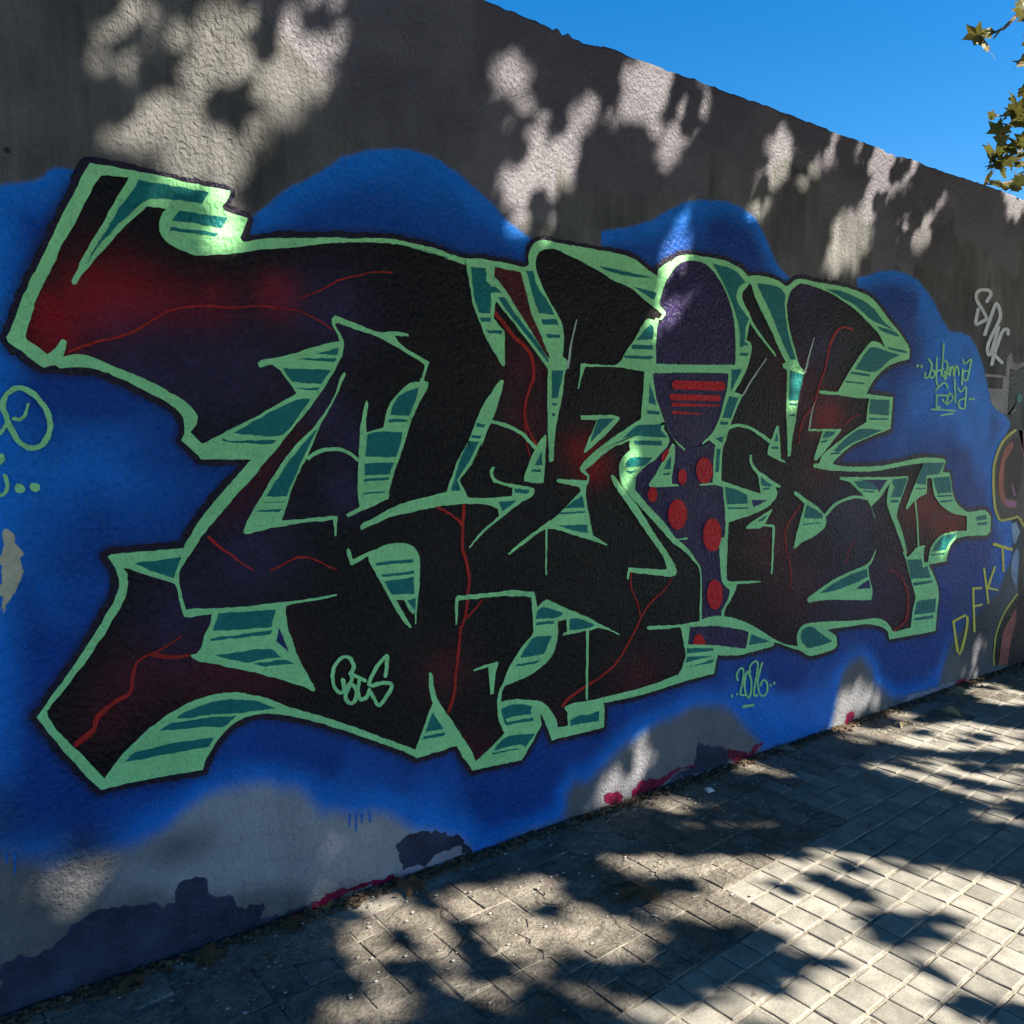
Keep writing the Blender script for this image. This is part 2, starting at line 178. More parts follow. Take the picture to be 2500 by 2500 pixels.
t:3289,1510 3342,1509 3343,1498 3290,1499
t:1590,2149 1652,2152 1655,2108 1676,2093 1671,1994 1622,1994 1601,2058
t:1627,1979 1671,1980 1671,1967 1632,1964
t:1649,1936 1726,1939 1715,1925 1660,1928
t:1704,2055 1732,2060 1795,1991 1883,1909 1938,1843 1932,1838 1853,1912 1766,1993
t:1674,2090 1699,2091 1721,2075 1676,2070
t:1832,2164 1864,2168 1882,2114 1931,2063 1964,2017 1889,2017 1859,2084
t:1901,1995 1974,2001 1986,1980 1907,1976
t:1925,1942 1993,1945 1990,1930 1931,1929
t:1953,1808 2009,1811 1982,1704 1954,1700
t:1954,1684 1979,1686 1976,1676 1956,1676
t:1956,1647 1970,1645 1968,1635 1954,1635
t:1612,1605 1647,1601 1642,1589 1609,1593
t:1587,1562 1628,1559 1625,1549 1587,1552
t:1571,1539 1620,1538 1620,1535 1576,1467 1527,1402 1543,1363 1501,1365 1514,1400 1538,1467 1576,1542
t:1906,1500 1906,1447 1872,1447
t:1860,1432 1903,1432 1903,1423 1857,1424
t:2190,1627 2279,1630 2151,1536 2167,1578
t:1778,1364 1849,1354 1837,1342 1780,1347
t:1705,1317 1789,1317 1725,1281
t:2110,1324 2120,1275 2019,1278
t:1988,1262 2121,1261 2124,1255 1991,1255
t:1988,1211 2135,1206 2138,1170 2062,1187
n:870,961 898,876 876,899 862,914
n:3153,1261 3272,1255 3169,1224
n:4168,778 4190,730 4049,738 4108,763
n:4034,1330 4312,1321 4234,1255 4207,1283 4144,1310
k:5292,1055 5325,1045 5337,1012 5316,973 5267,981 5254,1025
v:2519,2108 2536,2157 2558,2206 2594,2252 2632,2288 2678,2307 2741,2316 2790,2313 2865,2278 2926,2224 2971,2162 2999,2097 3015,2030 3022,1951 3021,1877 2722,1862 2502,1856 2500,1940 2506,2013 2532,2036 2553,2064 2553,2075
v:2488,1826 2975,1848 2971,1788 2952,1719 2920,1639 2880,1576 2839,1525 2814,1520 2847,1536 2899,1517 2888,1451 2890,1405 2887,1345 2957,1328 2981,1095 2937,1083 2952,958 2963,898 3020,844 3021,820 2968,754 2970,712 2817,732 2808,954 2780,994 2721,1057 2574,1179 2458,1272 2391,1334 2393,1390 2418,1413 2462,1441 2522,1473 2582,1521 2597,1543 2636,1521 2700,1498 2660,1520 2604,1558 2564,1612 2540,1650 2509,1713 2492,1771
w:2747,705 2840,697 2926,687 3062,656 3155,628 3140,548 3019,575 2912,599 2737,629
q:1690,2161 1806,2157 1823,2108 1853,2014 1883,1965 1944,1851 1932,1855 1847,1958 1795,2018 1743,2082 1704,2118 1690,2126
r:2708,1381 2706,1369 2702,1359 2694,1352 2685,1348 2676,1348 2666,1353 2659,1360 2654,1371 2652,1383 2653,1394 2658,1405 2665,1412 2674,1416 2683,1416 2693,1411 2700,1404 2706,1393
r:2876,1405 2873,1385 2864,1367 2850,1354 2832,1347 2812,1348 2794,1356 2779,1369 2769,1387 2765,1408 2768,1428 2777,1446 2791,1459 2809,1465 2828,1465 2846,1458 2862,1444 2872,1426
r:2527,1311 2526,1300 2521,1290 2514,1283 2504,1280 2494,1280 2485,1285 2477,1292 2472,1302 2470,1313 2471,1324 2476,1334 2484,1341 2493,1344 2503,1344 2512,1340 2520,1332 2525,1322
r:2714,1215 2711,1192 2701,1173 2685,1159 2666,1152 2645,1153 2625,1162 2609,1178 2598,1199 2594,1222 2597,1244 2607,1264 2622,1278 2641,1285 2662,1284 2682,1275 2698,1260 2709,1239
r:2944,1109 2942,1083 2931,1060 2915,1044 2895,1037 2874,1039 2853,1049 2836,1068 2825,1091 2821,1118 2824,1144 2833,1166 2849,1182 2869,1190 2890,1189 2911,1178 2928,1160 2940,1136
r:2963,829 2960,805 2952,785 2938,770 2920,764 2901,766 2883,777 2869,795 2859,817 2855,842 2857,865 2866,886 2879,900 2897,907 2915,905 2933,894 2948,877 2959,854
r:2546,1456 2556,1486 2599,1513 2590,1488 2562,1448
r:2768,623 2775,651 2802,671 2841,642 2853,611
r~:2600,1778 2618,1760 2618,1796 2932,1764 2933,1802 2952,1783
r~:2586,1726 2600,1713 2600,1740 2908,1715 2909,1741 2922,1728
r~:2599,1694 2608,1685 2608,1703 2910,1694 2910,1700 2913,1697
r~:2603,1659 2609,1652 2609,1665 2793,1656 2793,1661 2796,1658
x~:318,1778 321,1776 319,1782 330,1780 328,1787 342,1786 340,1793 356,1793 354,1799 371,1799 369,1806 386,1805 384,1811 402,1810 401,1817 419,1815 418,1822 434,1820 433,1827 448,1826 446,1832 461,1831 459,1837 473,1836 471,1842 484,1842 481,1847 493,1847 490,1853 501,1853 498,1858 509,1859 506,1864 518,1865 515,1870 528,1873 525,1878 540,1882 537,1887 551,1890 548,1895 562,1897 560,1902 572,1903 570,1908 582,1907 580,1913 592,1911 591,1917 603,1915 602,1920 614,1918 614,1924 626,1922 626,1927 639,1924 639,1930 655,1927 655,1932 676,1928 676,1934 700,1929 701,1935 725,1930 725,1936 746,1931 746,1937 761,1933 762,1938 774,1934 774,1939 785,1935 785,1940 795,1937 795,1942 803,1938 802,1943 807,1940 806,1945 812,1942 812,1946 825,1943 825,1947 849,1943 850,1948 881,1944 882,1948 915,1944 916,1948 943,1942 944,1946 962,1939 963,1943 977,1935 978,1939 989,1930 991,1934 1003,1924 1005,1928 1020,1917 1022,1921 1038,1908 1041,1912 1055,1900 1057,1903 1066,1894 1068,1897 1068,1895
x~:959,1980 961,1979 960,1982 971,1983 970,1986 986,1989 984,1992 1002,1996 1001,1999 1020,2004 1018,2007 1037,2014 1035,2017 1056,2026 1054,2029 1075,2037 1073,2041 1093,2047 1091,2051 1109,2054 1108,2058 1126,2060 1125,2064 1142,2065 1141,2069 1158,2070 1157,2074 1176,2075 1174,2080 1193,2081 1192,2085 1210,2086 1209,2090 1226,2089 1226,2094 1242,2091 1242,2096 1257,2092 1258,2097 1271,2092 1272,2097 1281,2092 1282,2097 1283,2094
x~:286,705 294,700 286,715 299,704 291,719 307,709 299,723 316,715 308,729 323,720 315,734 329,724 321,738 334,729 326,741 340,734 330,745 344,740 333,749 347,748 335,754 348,756 336,760 349,762 338,768 351,768 341,776 355,772 346,783 360,777 353,789 367,782 359,794 373,787 366,799 380,793 373,804 387,798 381,809 395,803 389,814 402,807 397,818 410,811 406,822 418,813 414,824 426,816 421,826 434,821 427,830 439,829 430,835 442,838 433,842 444,847 435,850 446,855 437,858 447,865 438,867 447,874 439,876 448,883 440,886 450,891 442,895 453,899 446,903 456,905 450,911 461,911 455,917 466,917 462,923 473,921 470,928 481,924 478,930 490,926 487,933 500,930 497,936 510,935 508,940 522,940 520,945 534,945 532,950 545,950 543,955 556,956 554,960 566,962 564,966 575,968 573,972 581,972 579,975 581,974
x~:494,931 497,923 499,936 506,920 509,933 520,916 522,928 535,911 537,923 550,908 550,919 563,907 563,918 577,907 576,917 588,907 587,917 597,908 596,917 599,912
x~:663,1263 662,1258 669,1264 668,1251 675,1257 676,1241 683,1247 686,1231 692,1236 695,1221 700,1227 705,1214 709,1220 715,1208 718,1214 724,1202 727,1207 733,1196 736,1200 740,1189 744,1193 748,1181 752,1185 755,1174 758,1177 763,1166 766,1170 772,1160 774,1163 782,1153 784,1157 791,1148 793,1151 798,1144 799,1147 800,1145
x~:846,1141 849,1139 847,1144 855,1141 853,1146 864,1144 862,1149 874,1147 872,1152 884,1151 881,1156 894,1156 891,1161 904,1161 902,1166 915,1166 912,1171 925,1170 923,1175 935,1171 934,1177 946,1172 945,1178 956,1172 956,1178 966,1171 966,1176 974,1169 976,1174 982,1166 984,1170 990,1162 993,1166 999,1157 1001,1162 1007,1153 1010,1157 1016,1148 1018,1152 1024,1142 1027,1147 1033,1138 1035,1142 1041,1133 1044,1138 1050,1129 1052,1133 1058,1125 1060,1129 1063,1122 1065,1127 1066,1124
x~:1689,2004 1686,1995 1700,2006 1695,1986 1709,1997 1708,1974 1723,1985 1723,1961 1737,1972 1736,1949 1750,1959 1746,1939 1761,1949 1756,1930 1770,1939 1766,1920 1779,1930 1777,1911 1789,1921 1790,1902 1802,1913 1805,1894 1816,1905 1818,1886 1830,1897 1829,1878 1842,1887 1837,1869 1851,1877 1843,1861 1858,1867 1847,1851 1863,1856 1851,1840 1867,1844 1855,1826 1871,1829 1859,1811 1875,1813 1861,1795 1876,1796 1861,1781 1876,1781 1858,1769 1873,1767 1853,1758 1867,1754 1847,1747 1860,1743 1841,1734 1855,1731 1836,1722 1850,1719 1831,1708 1845,1706 1827,1695 1840,1693 1823,1681 1837,1680 1821,1667 1834,1666 1820,1652 1833,1652 1820,1637 1832,1638 1821,1623 1833,1624 1824,1610 1836,1613 1830,1598 1841,1602 1836,1587 1847,1591 1843,1574 1853,1578 1852,1559 1862,1563 1862,1543 1872,1547 1872,1528 1882,1532 1879,1517 1889,1521 1886,1516
x~:1827,1616 1824,1614 1831,1614 1824,1606 1831,1606 1825,1594 1831,1594 1825,1580 1832,1581 1827,1567 1834,1567 1829,1552 1836,1553 1833,1537 1839,1537 1836,1522 1842,1523 1839,1509 1845,1510 1842,1499 1848,1500 1845,1491 1850,1493 1847,1485 1853,1486 1848,1481 1854,1482 1852,1480
x~:1440,1312 1441,1307 1445,1315 1449,1303 1454,1311 1461,1297 1466,1305 1475,1291 1480,1299 1487,1284 1493,1292 1498,1277 1504,1285 1509,1270 1516,1277 1519,1262 1527,1270 1527,1255 1536,1262 1534,1249 1543,1255 1538,1242 1549,1247 1542,1236 1553,1241 1545,1232 1556,1237 1553,1231
x~:1556,1318 1550,1315 1563,1314 1549,1299 1561,1297 1547,1275 1560,1274 1545,1249 1558,1248 1544,1226 1557,1225 1543,1207 1556,1206 1542,1190 1555,1189 1542,1173 1555,1172 1543,1156 1556,1157 1547,1140 1560,1141 1552,1124 1565,1126 1558,1109 1570,1111 1562,1094 1575,1095 1565,1080 1578,1081 1567,1066 1580,1066 1569,1052 1582,1052 1570,1039 1583,1037 1569,1025 1582,1023 1567,1010 1580,1008 1565,996 1578,994 1564,984 1577,981 1563,973 1576,971 1563,964 1576,962 1562,956 1575,954 1561,947 1574,944 1559,936 1572,933 1556,924 1569,921 1553,913 1566,909 1550,902 1563,898 1546,892 1558,887 1541,882 1553,876 1537,873 1549,867 1534,868 1545,861 1545,865 1532,866 1546,870 1533,873 1534,875 1547,875 1533,871 1546,868 1531,853 1544,850 1528,826 1541,823 1525,796 1538,793 1522,770 1535,767 1519,747 1532,744 1516,726 1529,723 1513,706 1526,703 1510,687 1523,684 1509,669 1521,666 1507,653 1520,650 1505,638 1518,634 1502,623 1515,618 1497,608 1509,602 1489,591 1502,585 1483,577 1495,571 1478,567 1490,561 1482,561
x~:1635,958 1631,959 1636,954 1624,953 1629,948 1614,944 1619,939 1603,934 1608,930 1592,926 1598,921 1581,918 1587,913 1570,910 1576,904 1560,903 1566,897 1553,898 1559,892 1554,894
x~:2382,991 2379,989 2385,989 2379,979 2385,978 2377,964 2384,964 2377,947 2384,947 2380,929 2387,930 2387,911 2394,912 2398,891 2405,893 2409,872 2416,873 2418,854 2425,855 2424,836 2432,837 2430,818 2438,818 2434,802 2443,803 2437,791 2446,792 2442,789
x~:2628,939 2625,939 2630,936 2615,930 2621,927 2602,916 2608,913 2587,902 2592,898 2571,889 2576,885 2553,879 2558,874 2532,869 2537,864 2512,859 2518,854 2494,848 2500,843 2478,834 2485,830 2463,819 2471,814 2451,804 2458,800 2441,793 2449,789 2437,787 2445,784 2436,785 2445,783 2436,784 2445,781 2434,779 2442,775 2427,769 2436,765 2418,757 2427,753 2408,744 2417,739 2397,729 2406,725 2386,714 2395,709 2373,698 2383,693 2360,681 2370,676 2347,666 2356,660 2333,651 2343,645 2320,636 2330,630 2306,622 2315,616 2290,610 2299,603 2273,600 2281,592 2255,591 2263,583 2235,583 2243,574 2213,574 2221,565 2189,565 2196,556 2161,556 2169,546 2134,548 2142,538 2111,540 2118,529 2091,533 2098,523 2073,527 2081,516 2057,521 2066,511 2043,515 2053,505 2032,508 2042,498 2022,500 2033,491 2015,494 2026,485 2010,489 2021,480 2012,482
x~:3536,1215 3528,1215 3538,1210 3517,1207 3527,1202 3502,1195 3511,1190 3485,1181 3494,1176 3469,1167 3479,1163 3455,1154 3465,1150 3442,1140 3451,1136 3430,1126 3439,1122 3421,1112 3431,1110 3416,1101 3425,1099 3413,1090 3423,1089 3413,1079 3422,1079 3413,1068 3423,1067 3415,1055 3424,1055 3417,1042 3426,1042 3421,1027 3430,1027 3427,1009 3435,1010 3435,988 3442,988 3445,963 3452,963 3455,937 3462,937 3463,911 3469,911 3468,885 3475,884 3473,856 3479,856 3476,831 3482,831 3479,814 3484,813 3481,812
x~:3933,2108 3929,2114 3923,2103 3912,2117 3905,2105 3887,2120 3881,2109 3859,2122 3857,2111 3832,2120 3838,2109 3811,2112 3822,2104 3793,2101 3807,2094 3777,2088 3793,2083 3763,2074 3779,2070 3751,2059 3768,2056 3741,2043 3758,2041 3731,2026 3749,2024 3723,2007 3740,2005 3716,1984 3733,1983 3710,1960 3727,1959 3704,1935 3721,1934 3697,1910 3713,1908 3686,1886 3702,1884 3674,1862 3689,1860 3661,1838 3676,1835 3649,1813 3664,1811 3640,1788 3655,1787 3633,1763 3648,1762 3624,1740 3639,1737 3613,1718 3626,1715 3595,1701 3607,1696 3573,1685 3584,1680 3551,1670 3562,1665 3533,1654 3545,1650 3522,1638 3535,1635 3515,1622 3528,1620 3510,1606 3523,1605 3505,1590 3518,1589 3502,1572 3515,1571 3500,1552 3513,1551 3500,1534 3512,1533 3499,1521 3511,1521 3505,1518
x~:3897,1623 3903,1622 3895,1627 3918,1631 3910,1635 3938,1642 3931,1647 3961,1655 3955,1659 3980,1663 3975,1667 3996,1668 3994,1672 4012,1670 4011,1674 4026,1670 4025,1674 4036,1671 4035,1675 4038,1673
x~:4366,809 4369,806 4370,811 4389,802 4390,808 4417,797 4419,802 4448,789 4452,795 4473,778 4481,782 4494,762 4504,765 4513,743 4525,745 4529,721 4543,722 4544,698 4559,699 4556,676 4572,677 4566,653 4583,653 4573,630 4591,629 4577,607 4595,605 4578,582 4597,579 4575,556 4596,552 4570,532 4591,527 4563,513 4584,507 4552,500 4572,492 4538,492 4556,481 4523,485 4539,474 4507,479 4523,467 4490,473 4505,461 4471,468 4485,456 4454,465 4468,452 4442,462 4456,449 4442,454
x~:4021,1005 4017,1005 4023,1002 4008,997 4014,995 3996,987 4002,984 3983,974 3990,972 3972,960 3978,958 3963,942 3969,940 3954,920 3960,919 3947,901 3953,899 3942,887 3948,886 3944,885
1~:1104,767 1112,766 1101,774 1115,769 1103,778 1119,774 1107,782 1123,780 1110,787 1125,788 1112,792 1125,796 1111,797 1124,804 1110,803 1121,812 1108,809 1118,819 1106,814 1113,825 1104,818 1108,830 1100,820 1102,834 1097,823 1095,837 1093,824 1088,838 1089,825 1081,838 1085,825 1074,836 1080,824 1067,833 1076,822 1061,828 1070,818 1054,821 1064,812 1047,813 1059,805 1043,804 1055,798 1039,795 1052,790 1038,784 1051,781 1037,774 1050,772 1037,764 1050,763 1038,755 1051,755 1040,746 1053,747 1043,738 1055,740 1046,730 1058,734 1050,723 1061,729 1056,717 1065,725 1062,711 1068,721 1068,708 1070,720 1075,707 1072,720 1081,709 1073,721 1087,713 1075,722 1090,720 1076,724 1090,729 1076,731 1089,740 1075,741 1087,751 1074,751 1086,757 1072,758 1078,762
1~:1103,779 1098,773 1111,776 1100,769 1112,772 1102,764 1115,766 1104,758 1117,758 1104,754 1118,750 1102,750 1115,743 1099,745 1110,737 1094,739 1106,731 1090,732 1103,725 1087,724 1100,717 1083,715 1096,709 1081,706 1094,701 1080,696 1094,695 1083,686 1095,690 1089,677 1099,684 1095,670 1104,679 1103,665 1106,677 1112,663 1107,677 1119,666 1111,678 1125,670 1114,681 1129,676 1117,684 1132,684 1119,689 1134,692 1120,696 1134,702 1120,703 1133,710 1119,710 1130,719 1117,716 1125,728 1114,723 1119,736 1110,728 1109,741 1112,728 1100,737 1111,727 1094,729 1106,721 1089,721 1101,713 1086,716 1098,708 1089,708
1~:1107,772 1108,764 1114,775 1158,731 1164,742 1166,734
1~:1139,747 1131,745 1145,741 1130,738 1144,734 1128,728 1142,723 1126,716 1140,713 1126,706 1140,704 1127,696 1141,696 1129,687 1142,689 1132,679 1144,683 1138,671 1145,682 1148,668 1146,682 1156,669 1151,682 1164,672 1156,684 1170,676 1159,686 1174,682 1161,689 1176,690 1162,694 1177,696 1163,700 1177,700 1163,704 1171,707
1~:1234,735 1242,737 1228,741 1244,750 1229,754 1246,767 1232,771 1249,785 1234,789 1250,799 1236,802 1251,806 1236,808 1250,812 1236,809 1239,818 1244,805 1234,816 1243,804 1227,811 1237,800 1218,804 1228,793 1208,795 1219,785 1198,784 1210,775 1190,773 1202,764 1181,759 1194,751 1174,746 1186,738 1169,735 1182,729 1166,728 1180,723 1166,721 1179,723 1172,714 1178,725 1180,711 1180,725 1190,711 1188,724 1203,711 1200,725 1217,712 1214,725 1228,712 1227,725 1237,710 1237,724 1246,709 1247,722 1251,707 1257,718 1252,707 1265,710 1252,705 1266,700 1250,699 1263,692 1245,692 1258,683 1240,684 1252,675 1232,674 1245,665 1223,663 1235,653 1214,654 1225,643 1209,650 1215,637 1209,650 1202,640 1207,653 1196,648 1204,661 1191,657 1199,669 1187,665 1194,679 1181,674 1188,690 1175,686 1182,701 1170,697 1179,708 1166,704 1170,711
2~:3086,397 3091,401 3078,400 3089,406 3076,406 3085,414 3072,414 3082,422 3069,423 3081,428 3068,432 3084,434 3070,440 3088,441 3075,447 3093,447 3081,454 3098,451 3087,459 3102,453 3093,462 3107,454 3101,464 3110,454 3110,464 3112,454 3119,461 3113,452 3125,455 3116,448 3129,449 3117,443 3131,441 3118,435 3132,433 3118,425 3132,422 3116,413 3130,410 3114,400 3128,396 3111,387 3125,383 3107,373 3121,369 3101,358 3115,354 3098,344 3112,340 3100,330 3112,332 3114,321 3118,329 3132,317 3131,326 3148,315 3146,325 3159,314 3157,323 3163,318
2~:3155,438 3147,438 3160,432 3143,432 3157,427 3138,424 3151,419 3133,414 3146,409 3129,403 3143,399 3127,389 3142,386 3127,374 3141,372 3128,359 3142,357 3131,344 3145,344 3137,330 3151,331 3146,316 3159,317 3156,304 3166,307 3170,296 3167,306 3181,301 3168,308 3186,312 3172,317 3190,326 3176,330 3193,340 3178,344 3193,354 3179,357 3192,370 3178,372 3189,386 3175,387 3185,400 3172,400 3179,412 3166,410 3172,422 3159,420 3164,431 3152,428 3159,437 3148,434 3151,438
2~:3173,422 3180,425 3166,426 3179,431 3165,432 3177,439 3163,441 3176,448 3162,451 3178,454 3165,460 3184,460 3173,468 3194,466 3184,474 3204,470 3195,479 3212,471 3206,481 3215,471 3216,481 3217,471 3226,476 3219,468 3233,469 3221,461 3236,460 3222,450 3236,447 3220,436 3235,432 3217,419 3232,415 3214,400 3229,397 3210,379 3224,375 3204,354 3219,350 3200,331 3214,327 3199,314 3213,312 3206,302 3215,308 3221,298 3218,308 3232,299 3226,309 3238,299 3233,309 3240,304
2~:3265,463 3256,463 3271,457 3253,456 3267,450 3248,446 3262,441 3243,434 3257,429 3239,422 3253,417 3235,409 3249,405 3231,395 3245,391 3228,381 3243,377 3227,366 3242,363 3229,351 3243,349 3232,336 3246,335 3236,321 3250,321 3242,309 3255,311 3249,300 3261,304 3259,292 3267,299 3270,287 3273,296 3282,285 3277,295 3292,286 3282,296 3300,291 3288,299 3307,297 3294,304 3312,304 3298,310 3315,312 3301,317 3317,321 3302,324 3317,330 3302,332 3315,338 3301,340 3312,347 3298,347 3308,356 3294,355 3302,364 3290,361 3296,370 3286,365 3287,375 3284,366 3277,376 3281,366 3269,375 3277,366 3261,372 3273,364 3256,367 3270,361 3252,360 3266,354 3248,353 3262,347 3246,348 3260,343 3251,343
2~:3119,267 3127,260 3123,273 3210,254 3206,267 3215,260
2:3054,333 3053,329 3049,327 3044,328 3039,331 3038,336 3039,340 3043,342 3048,341 3053,337
2:3088,336 3087,332 3083,330 3078,331 3073,334 3071,339 3073,343 3077,345 3082,344 3086,341
2:3343,333 3341,328 3337,326 3331,327 3327,331 3325,336 3326,340 3331,342 3336,341 3341,338
2:3371,339 3369,335 3365,333 3359,334 3354,338 3352,343 3354,347 3358,349 3364,348 3369,344
3~:4675,2005 4673,1999 4686,2006 4682,1994 4696,2001 4697,1987 4711,1993 4709,1978 4725,1983 4715,1968 4733,1970 4713,1954 4731,1953 4706,1935 4724,1933 4696,1917 4714,1915 4687,1905 4703,1901 4679,1899 4690,1892 4670,1897 4675,1888 4663,1896 4660,1887 4662,1896 4647,1891 4661,1899 4643,1899 4663,1907 4645,1908 4665,1916 4648,1917 4667,1922 4650,1923 4659,1926
3~:4754,1942 4746,1946 4750,1937 4739,1944 4743,1935 4728,1943 4734,1934 4716,1940 4726,1932 4706,1934 4721,1930 4701,1927 4718,1925 4698,1918 4716,1917 4698,1909 4716,1910 4700,1901 4718,1905 4707,1896 4720,1903 4718,1893 4725,1901 4730,1891 4730,1901 4742,1893 4733,1901 4752,1898 4738,1904 4760,1905 4744,1909 4767,1912 4749,1915 4770,1920 4752,1920 4769,1927 4751,1925 4765,1934 4747,1930 4760,1939 4743,1935 4756,1943 4739,1939 4745,1944
3~:4777,2018 4768,2015 4786,2015 4768,1991 4786,1991 4768,1955 4787,1956 4769,1919 4788,1920 4772,1891 4790,1892 4775,1875 4794,1877 4781,1864 4799,1868 4786,1858 4803,1862 4790,1854 4807,1858 4801,1853
3~:4771,1934 4780,1931 4774,1940 4865,1949 4858,1958 4868,1955
3~:4848,2103 4839,2099 4858,2100 4838,2077 4856,2078 4836,2045 4855,2046 4834,2011 4853,2011 4832,1982 4851,1982 4831,1959 4850,1959 4829,1938 4848,1938 4828,1921 4847,1921 4827,1909 4846,1909 4837,1905
3~:4858,2003 4861,1997 4868,2006 4869,1996 4875,2005 4878,1995 4887,2003 4885,1992 4901,1998 4890,1984 4909,1986 4891,1965 4910,1966 4888,1939 4907,1939 4884,1913 4903,1913 4880,1897 4898,1895 4883,1897 4884,1887 4884,1898 4868,1893 4878,1905 4860,1901 4875,1911 4856,1909 4875,1917 4856,1917 4877,1926 4859,1927 4881,1934 4863,1936 4882,1936 4873,1944 4880,1935 4890,1944 4888,1932 4902,1939 4897,1927 4911,1933 4904,1923 4918,1930 4916,1924
3~:4926,1975 4916,1971 4936,1972 4917,1958 4936,1959 4918,1938 4937,1939 4919,1920 4939,1921 4929,1908 4934,1917 4945,1919 4926,1921 4950,1937 4931,1938 4956,1956 4937,1957 4961,1968 4942,1971 4963,1971 4950,1977 4958,1970 4966,1979 4958,1970 4975,1975 4962,1965 4981,1968 4964,1954 4984,1955 4966,1936 4985,1937 4968,1920 4987,1922 4986,1911 4975,1919 4994,1923 4975,1924 4999,1942 4980,1943 5005,1962 4985,1963 5010,1974 4991,1977 5012,1977 4998,1983 5005,1976 5014,1985 5006,1975 5023,1981 5011,1971 5029,1975 5017,1961 5036,1964 5023,1948 5042,1950 5029,1933 5048,1936 5033,1924 5053,1926 5044,1922
3~:5077,2024 5070,2019 5089,2023 5073,2014 5092,2017 5078,2005 5097,2008 5086,1996 5102,2002 5106,1991 5103,2001 5129,1998 5116,2005 5152,2010 5138,2017 5172,2020 5160,2028 5172,2023 5187,2030 5172,2017 5192,2017 5167,2000 5187,1999 5160,1980 5180,1979 5153,1961 5173,1960 5148,1944 5168,1943 5142,1925 5162,1924 5136,1910 5156,1908 5130,1902 5146,1896 5126,1901 5125,1891 5115,1903 5104,1895 5103,1908 5088,1902 5096,1914 5078,1910 5095,1921 5075,1920 5098,1931 5078,1932 5103,1941 5084,1944 5109,1947 5094,1954 5116,1949 5111,1958 5129,1949 5130,1959 5144,1948 5146,1958 5154,1948 5157,1958 5163,1953
3~:5082,1968 5072,1964 5092,1965 5069,1866 5089,1866 5079,1863
3~:4776,1823 4787,1823 4772,1829 4795,1829 4780,1834 4807,1838 4792,1843 4820,1846 4806,1852 4833,1853 4821,1860 4847,1859 4835,1867 4861,1865 4851,1873 4874,1868 4868,1878 4880,1869 4887,1878 4886,1866 4902,1872 4895,1858 4912,1863 4902,1850 4919,1853 4907,1843 4925,1847 4918,1842
3~:4797,1800 4787,1797 4806,1797 4787,1784 4805,1784 4785,1764 4804,1764 4786,1744 4804,1744 4789,1730 4807,1733 4805,1723 4808,1732 4822,1725 4814,1734 4835,1729 4825,1737 4843,1732 4833,1740 4844,1737
3~:4775,1800 4782,1796 4782,1805 4935,1796 4935,1806 4941,1801
3~:4860,1780 4855,1774 4871,1779 4862,1769 4878,1774 4872,1760 4888,1765 4886,1752 4896,1760 4909,1752 4895,1759 4921,1766 4902,1769 4930,1786 4912,1788 4940,1804 4922,1807 4947,1813 4935,1820 4947,1811 4959,1819 4959,1804 4976,1809 4969,1793 4988,1796 4972,1785 4990,1783 4962,1777 4977,1771 4941,1767 4954,1760 4919,1757 4932,1750 4904,1751 4916,1743 4905,1745
3~:4992,1904 4983,1900 5002,1901 5004,1758 5023,1759 5014,1755
3~:5031,1852 5027,1847 5043,1852 5034,1842 5050,1847 5044,1834 5059,1840 5057,1826 5069,1834 5078,1824 5072,1833 5098,1832 5082,1838 5115,1845 5099,1850 5130,1855 5116,1862 5126,1858 5142,1864 5128,1848 5148,1849 5128,1828 5148,1828 5126,1805 5146,1804 5124,1784 5144,1784 5123,1768 5143,1768 5122,1753 5143,1752 5120,1740 5140,1738 5116,1734 5131,1727 5108,1732 5112,1722 5094,1733 5089,1723 5079,1736 5069,1727 5069,1740 5053,1734 5064,1746 5045,1743 5061,1755 5041,1755 5061,1765 5042,1767 5066,1772 5049,1777 5078,1777 5067,1785 5098,1781 5091,1790 5121,1785 5114,1794 5136,1787 5130,1797 5140,1793
3~:4733,1717 4740,1712 4739,1721 4765,1712 4765,1722 4803,1712 4803,1722 4845,1712 4845,1722 4883,1712 4884,1721 4920,1711 4921,1720 4959,1709 4960,1719 4993,1708 4995,1718 5017,1707 5019,1717 5025,1711
3~:4844,1683 4852,1679 4848,1689 4991,1693 4987,1702 4996,1698
3:4587,1956 4585,1951 4578,1947 4570,1947 4563,1950 4560,1955 4562,1960 4569,1964 4577,1964 4584,1961
3:4628,1955 4626,1950 4619,1946 4611,1946 4604,1949 4601,1954 4603,1960 4609,1963 4618,1964 4625,1961
3:5204,1790 5201,1784 5194,1780 5184,1780 5176,1783 5172,1789 5175,1795 5182,1799 5192,1799 5200,1796
3:5243,1791 5241,1785 5233,1781 5223,1781 5215,1784 5211,1790 5214,1796 5221,1800 5231,1800 5240,1797
4~:5326,2375 5353,2378 5315,2385 5364,2388 5326,2396 5382,2404 5343,2411 5398,2421 5358,2426 5407,2437 5363,2435 5400,2450 5361,2438 5384,2459 5355,2441 5362,2463 5345,2443 5337,2464 5331,2444 5308,2463 5309,2442 5273,2458 5280,2439 5239,2452 5253,2434 5210,2442 5237,2428 5192,2429 5229,2422 5182,2414 5224,2413 5180,2399 5222,2403 5185,2384 5225,2393 5199,2369 5236,2381 5221,2355 5256,2369 5244,2341 5279,2355 5264,2328 5300,2341 5283,2315 5319,2328 5302,2302 5339,2315 5316,2291 5355,2302 5322,2283 5365,2290 5322,2281 5363,2277 5320,2281 5349,2267 5311,2277 5332,2261 5295,2272 5317,2256 5272,2264 5295,2248 5245,2254 5265,2237 5227,2249 5231,2229 5232,2247 5193,2236 5232,2258 5189,2257 5239,2284 5197,2285 5249,2311 5207,2312 5256,2330 5214,2331 5237,2338
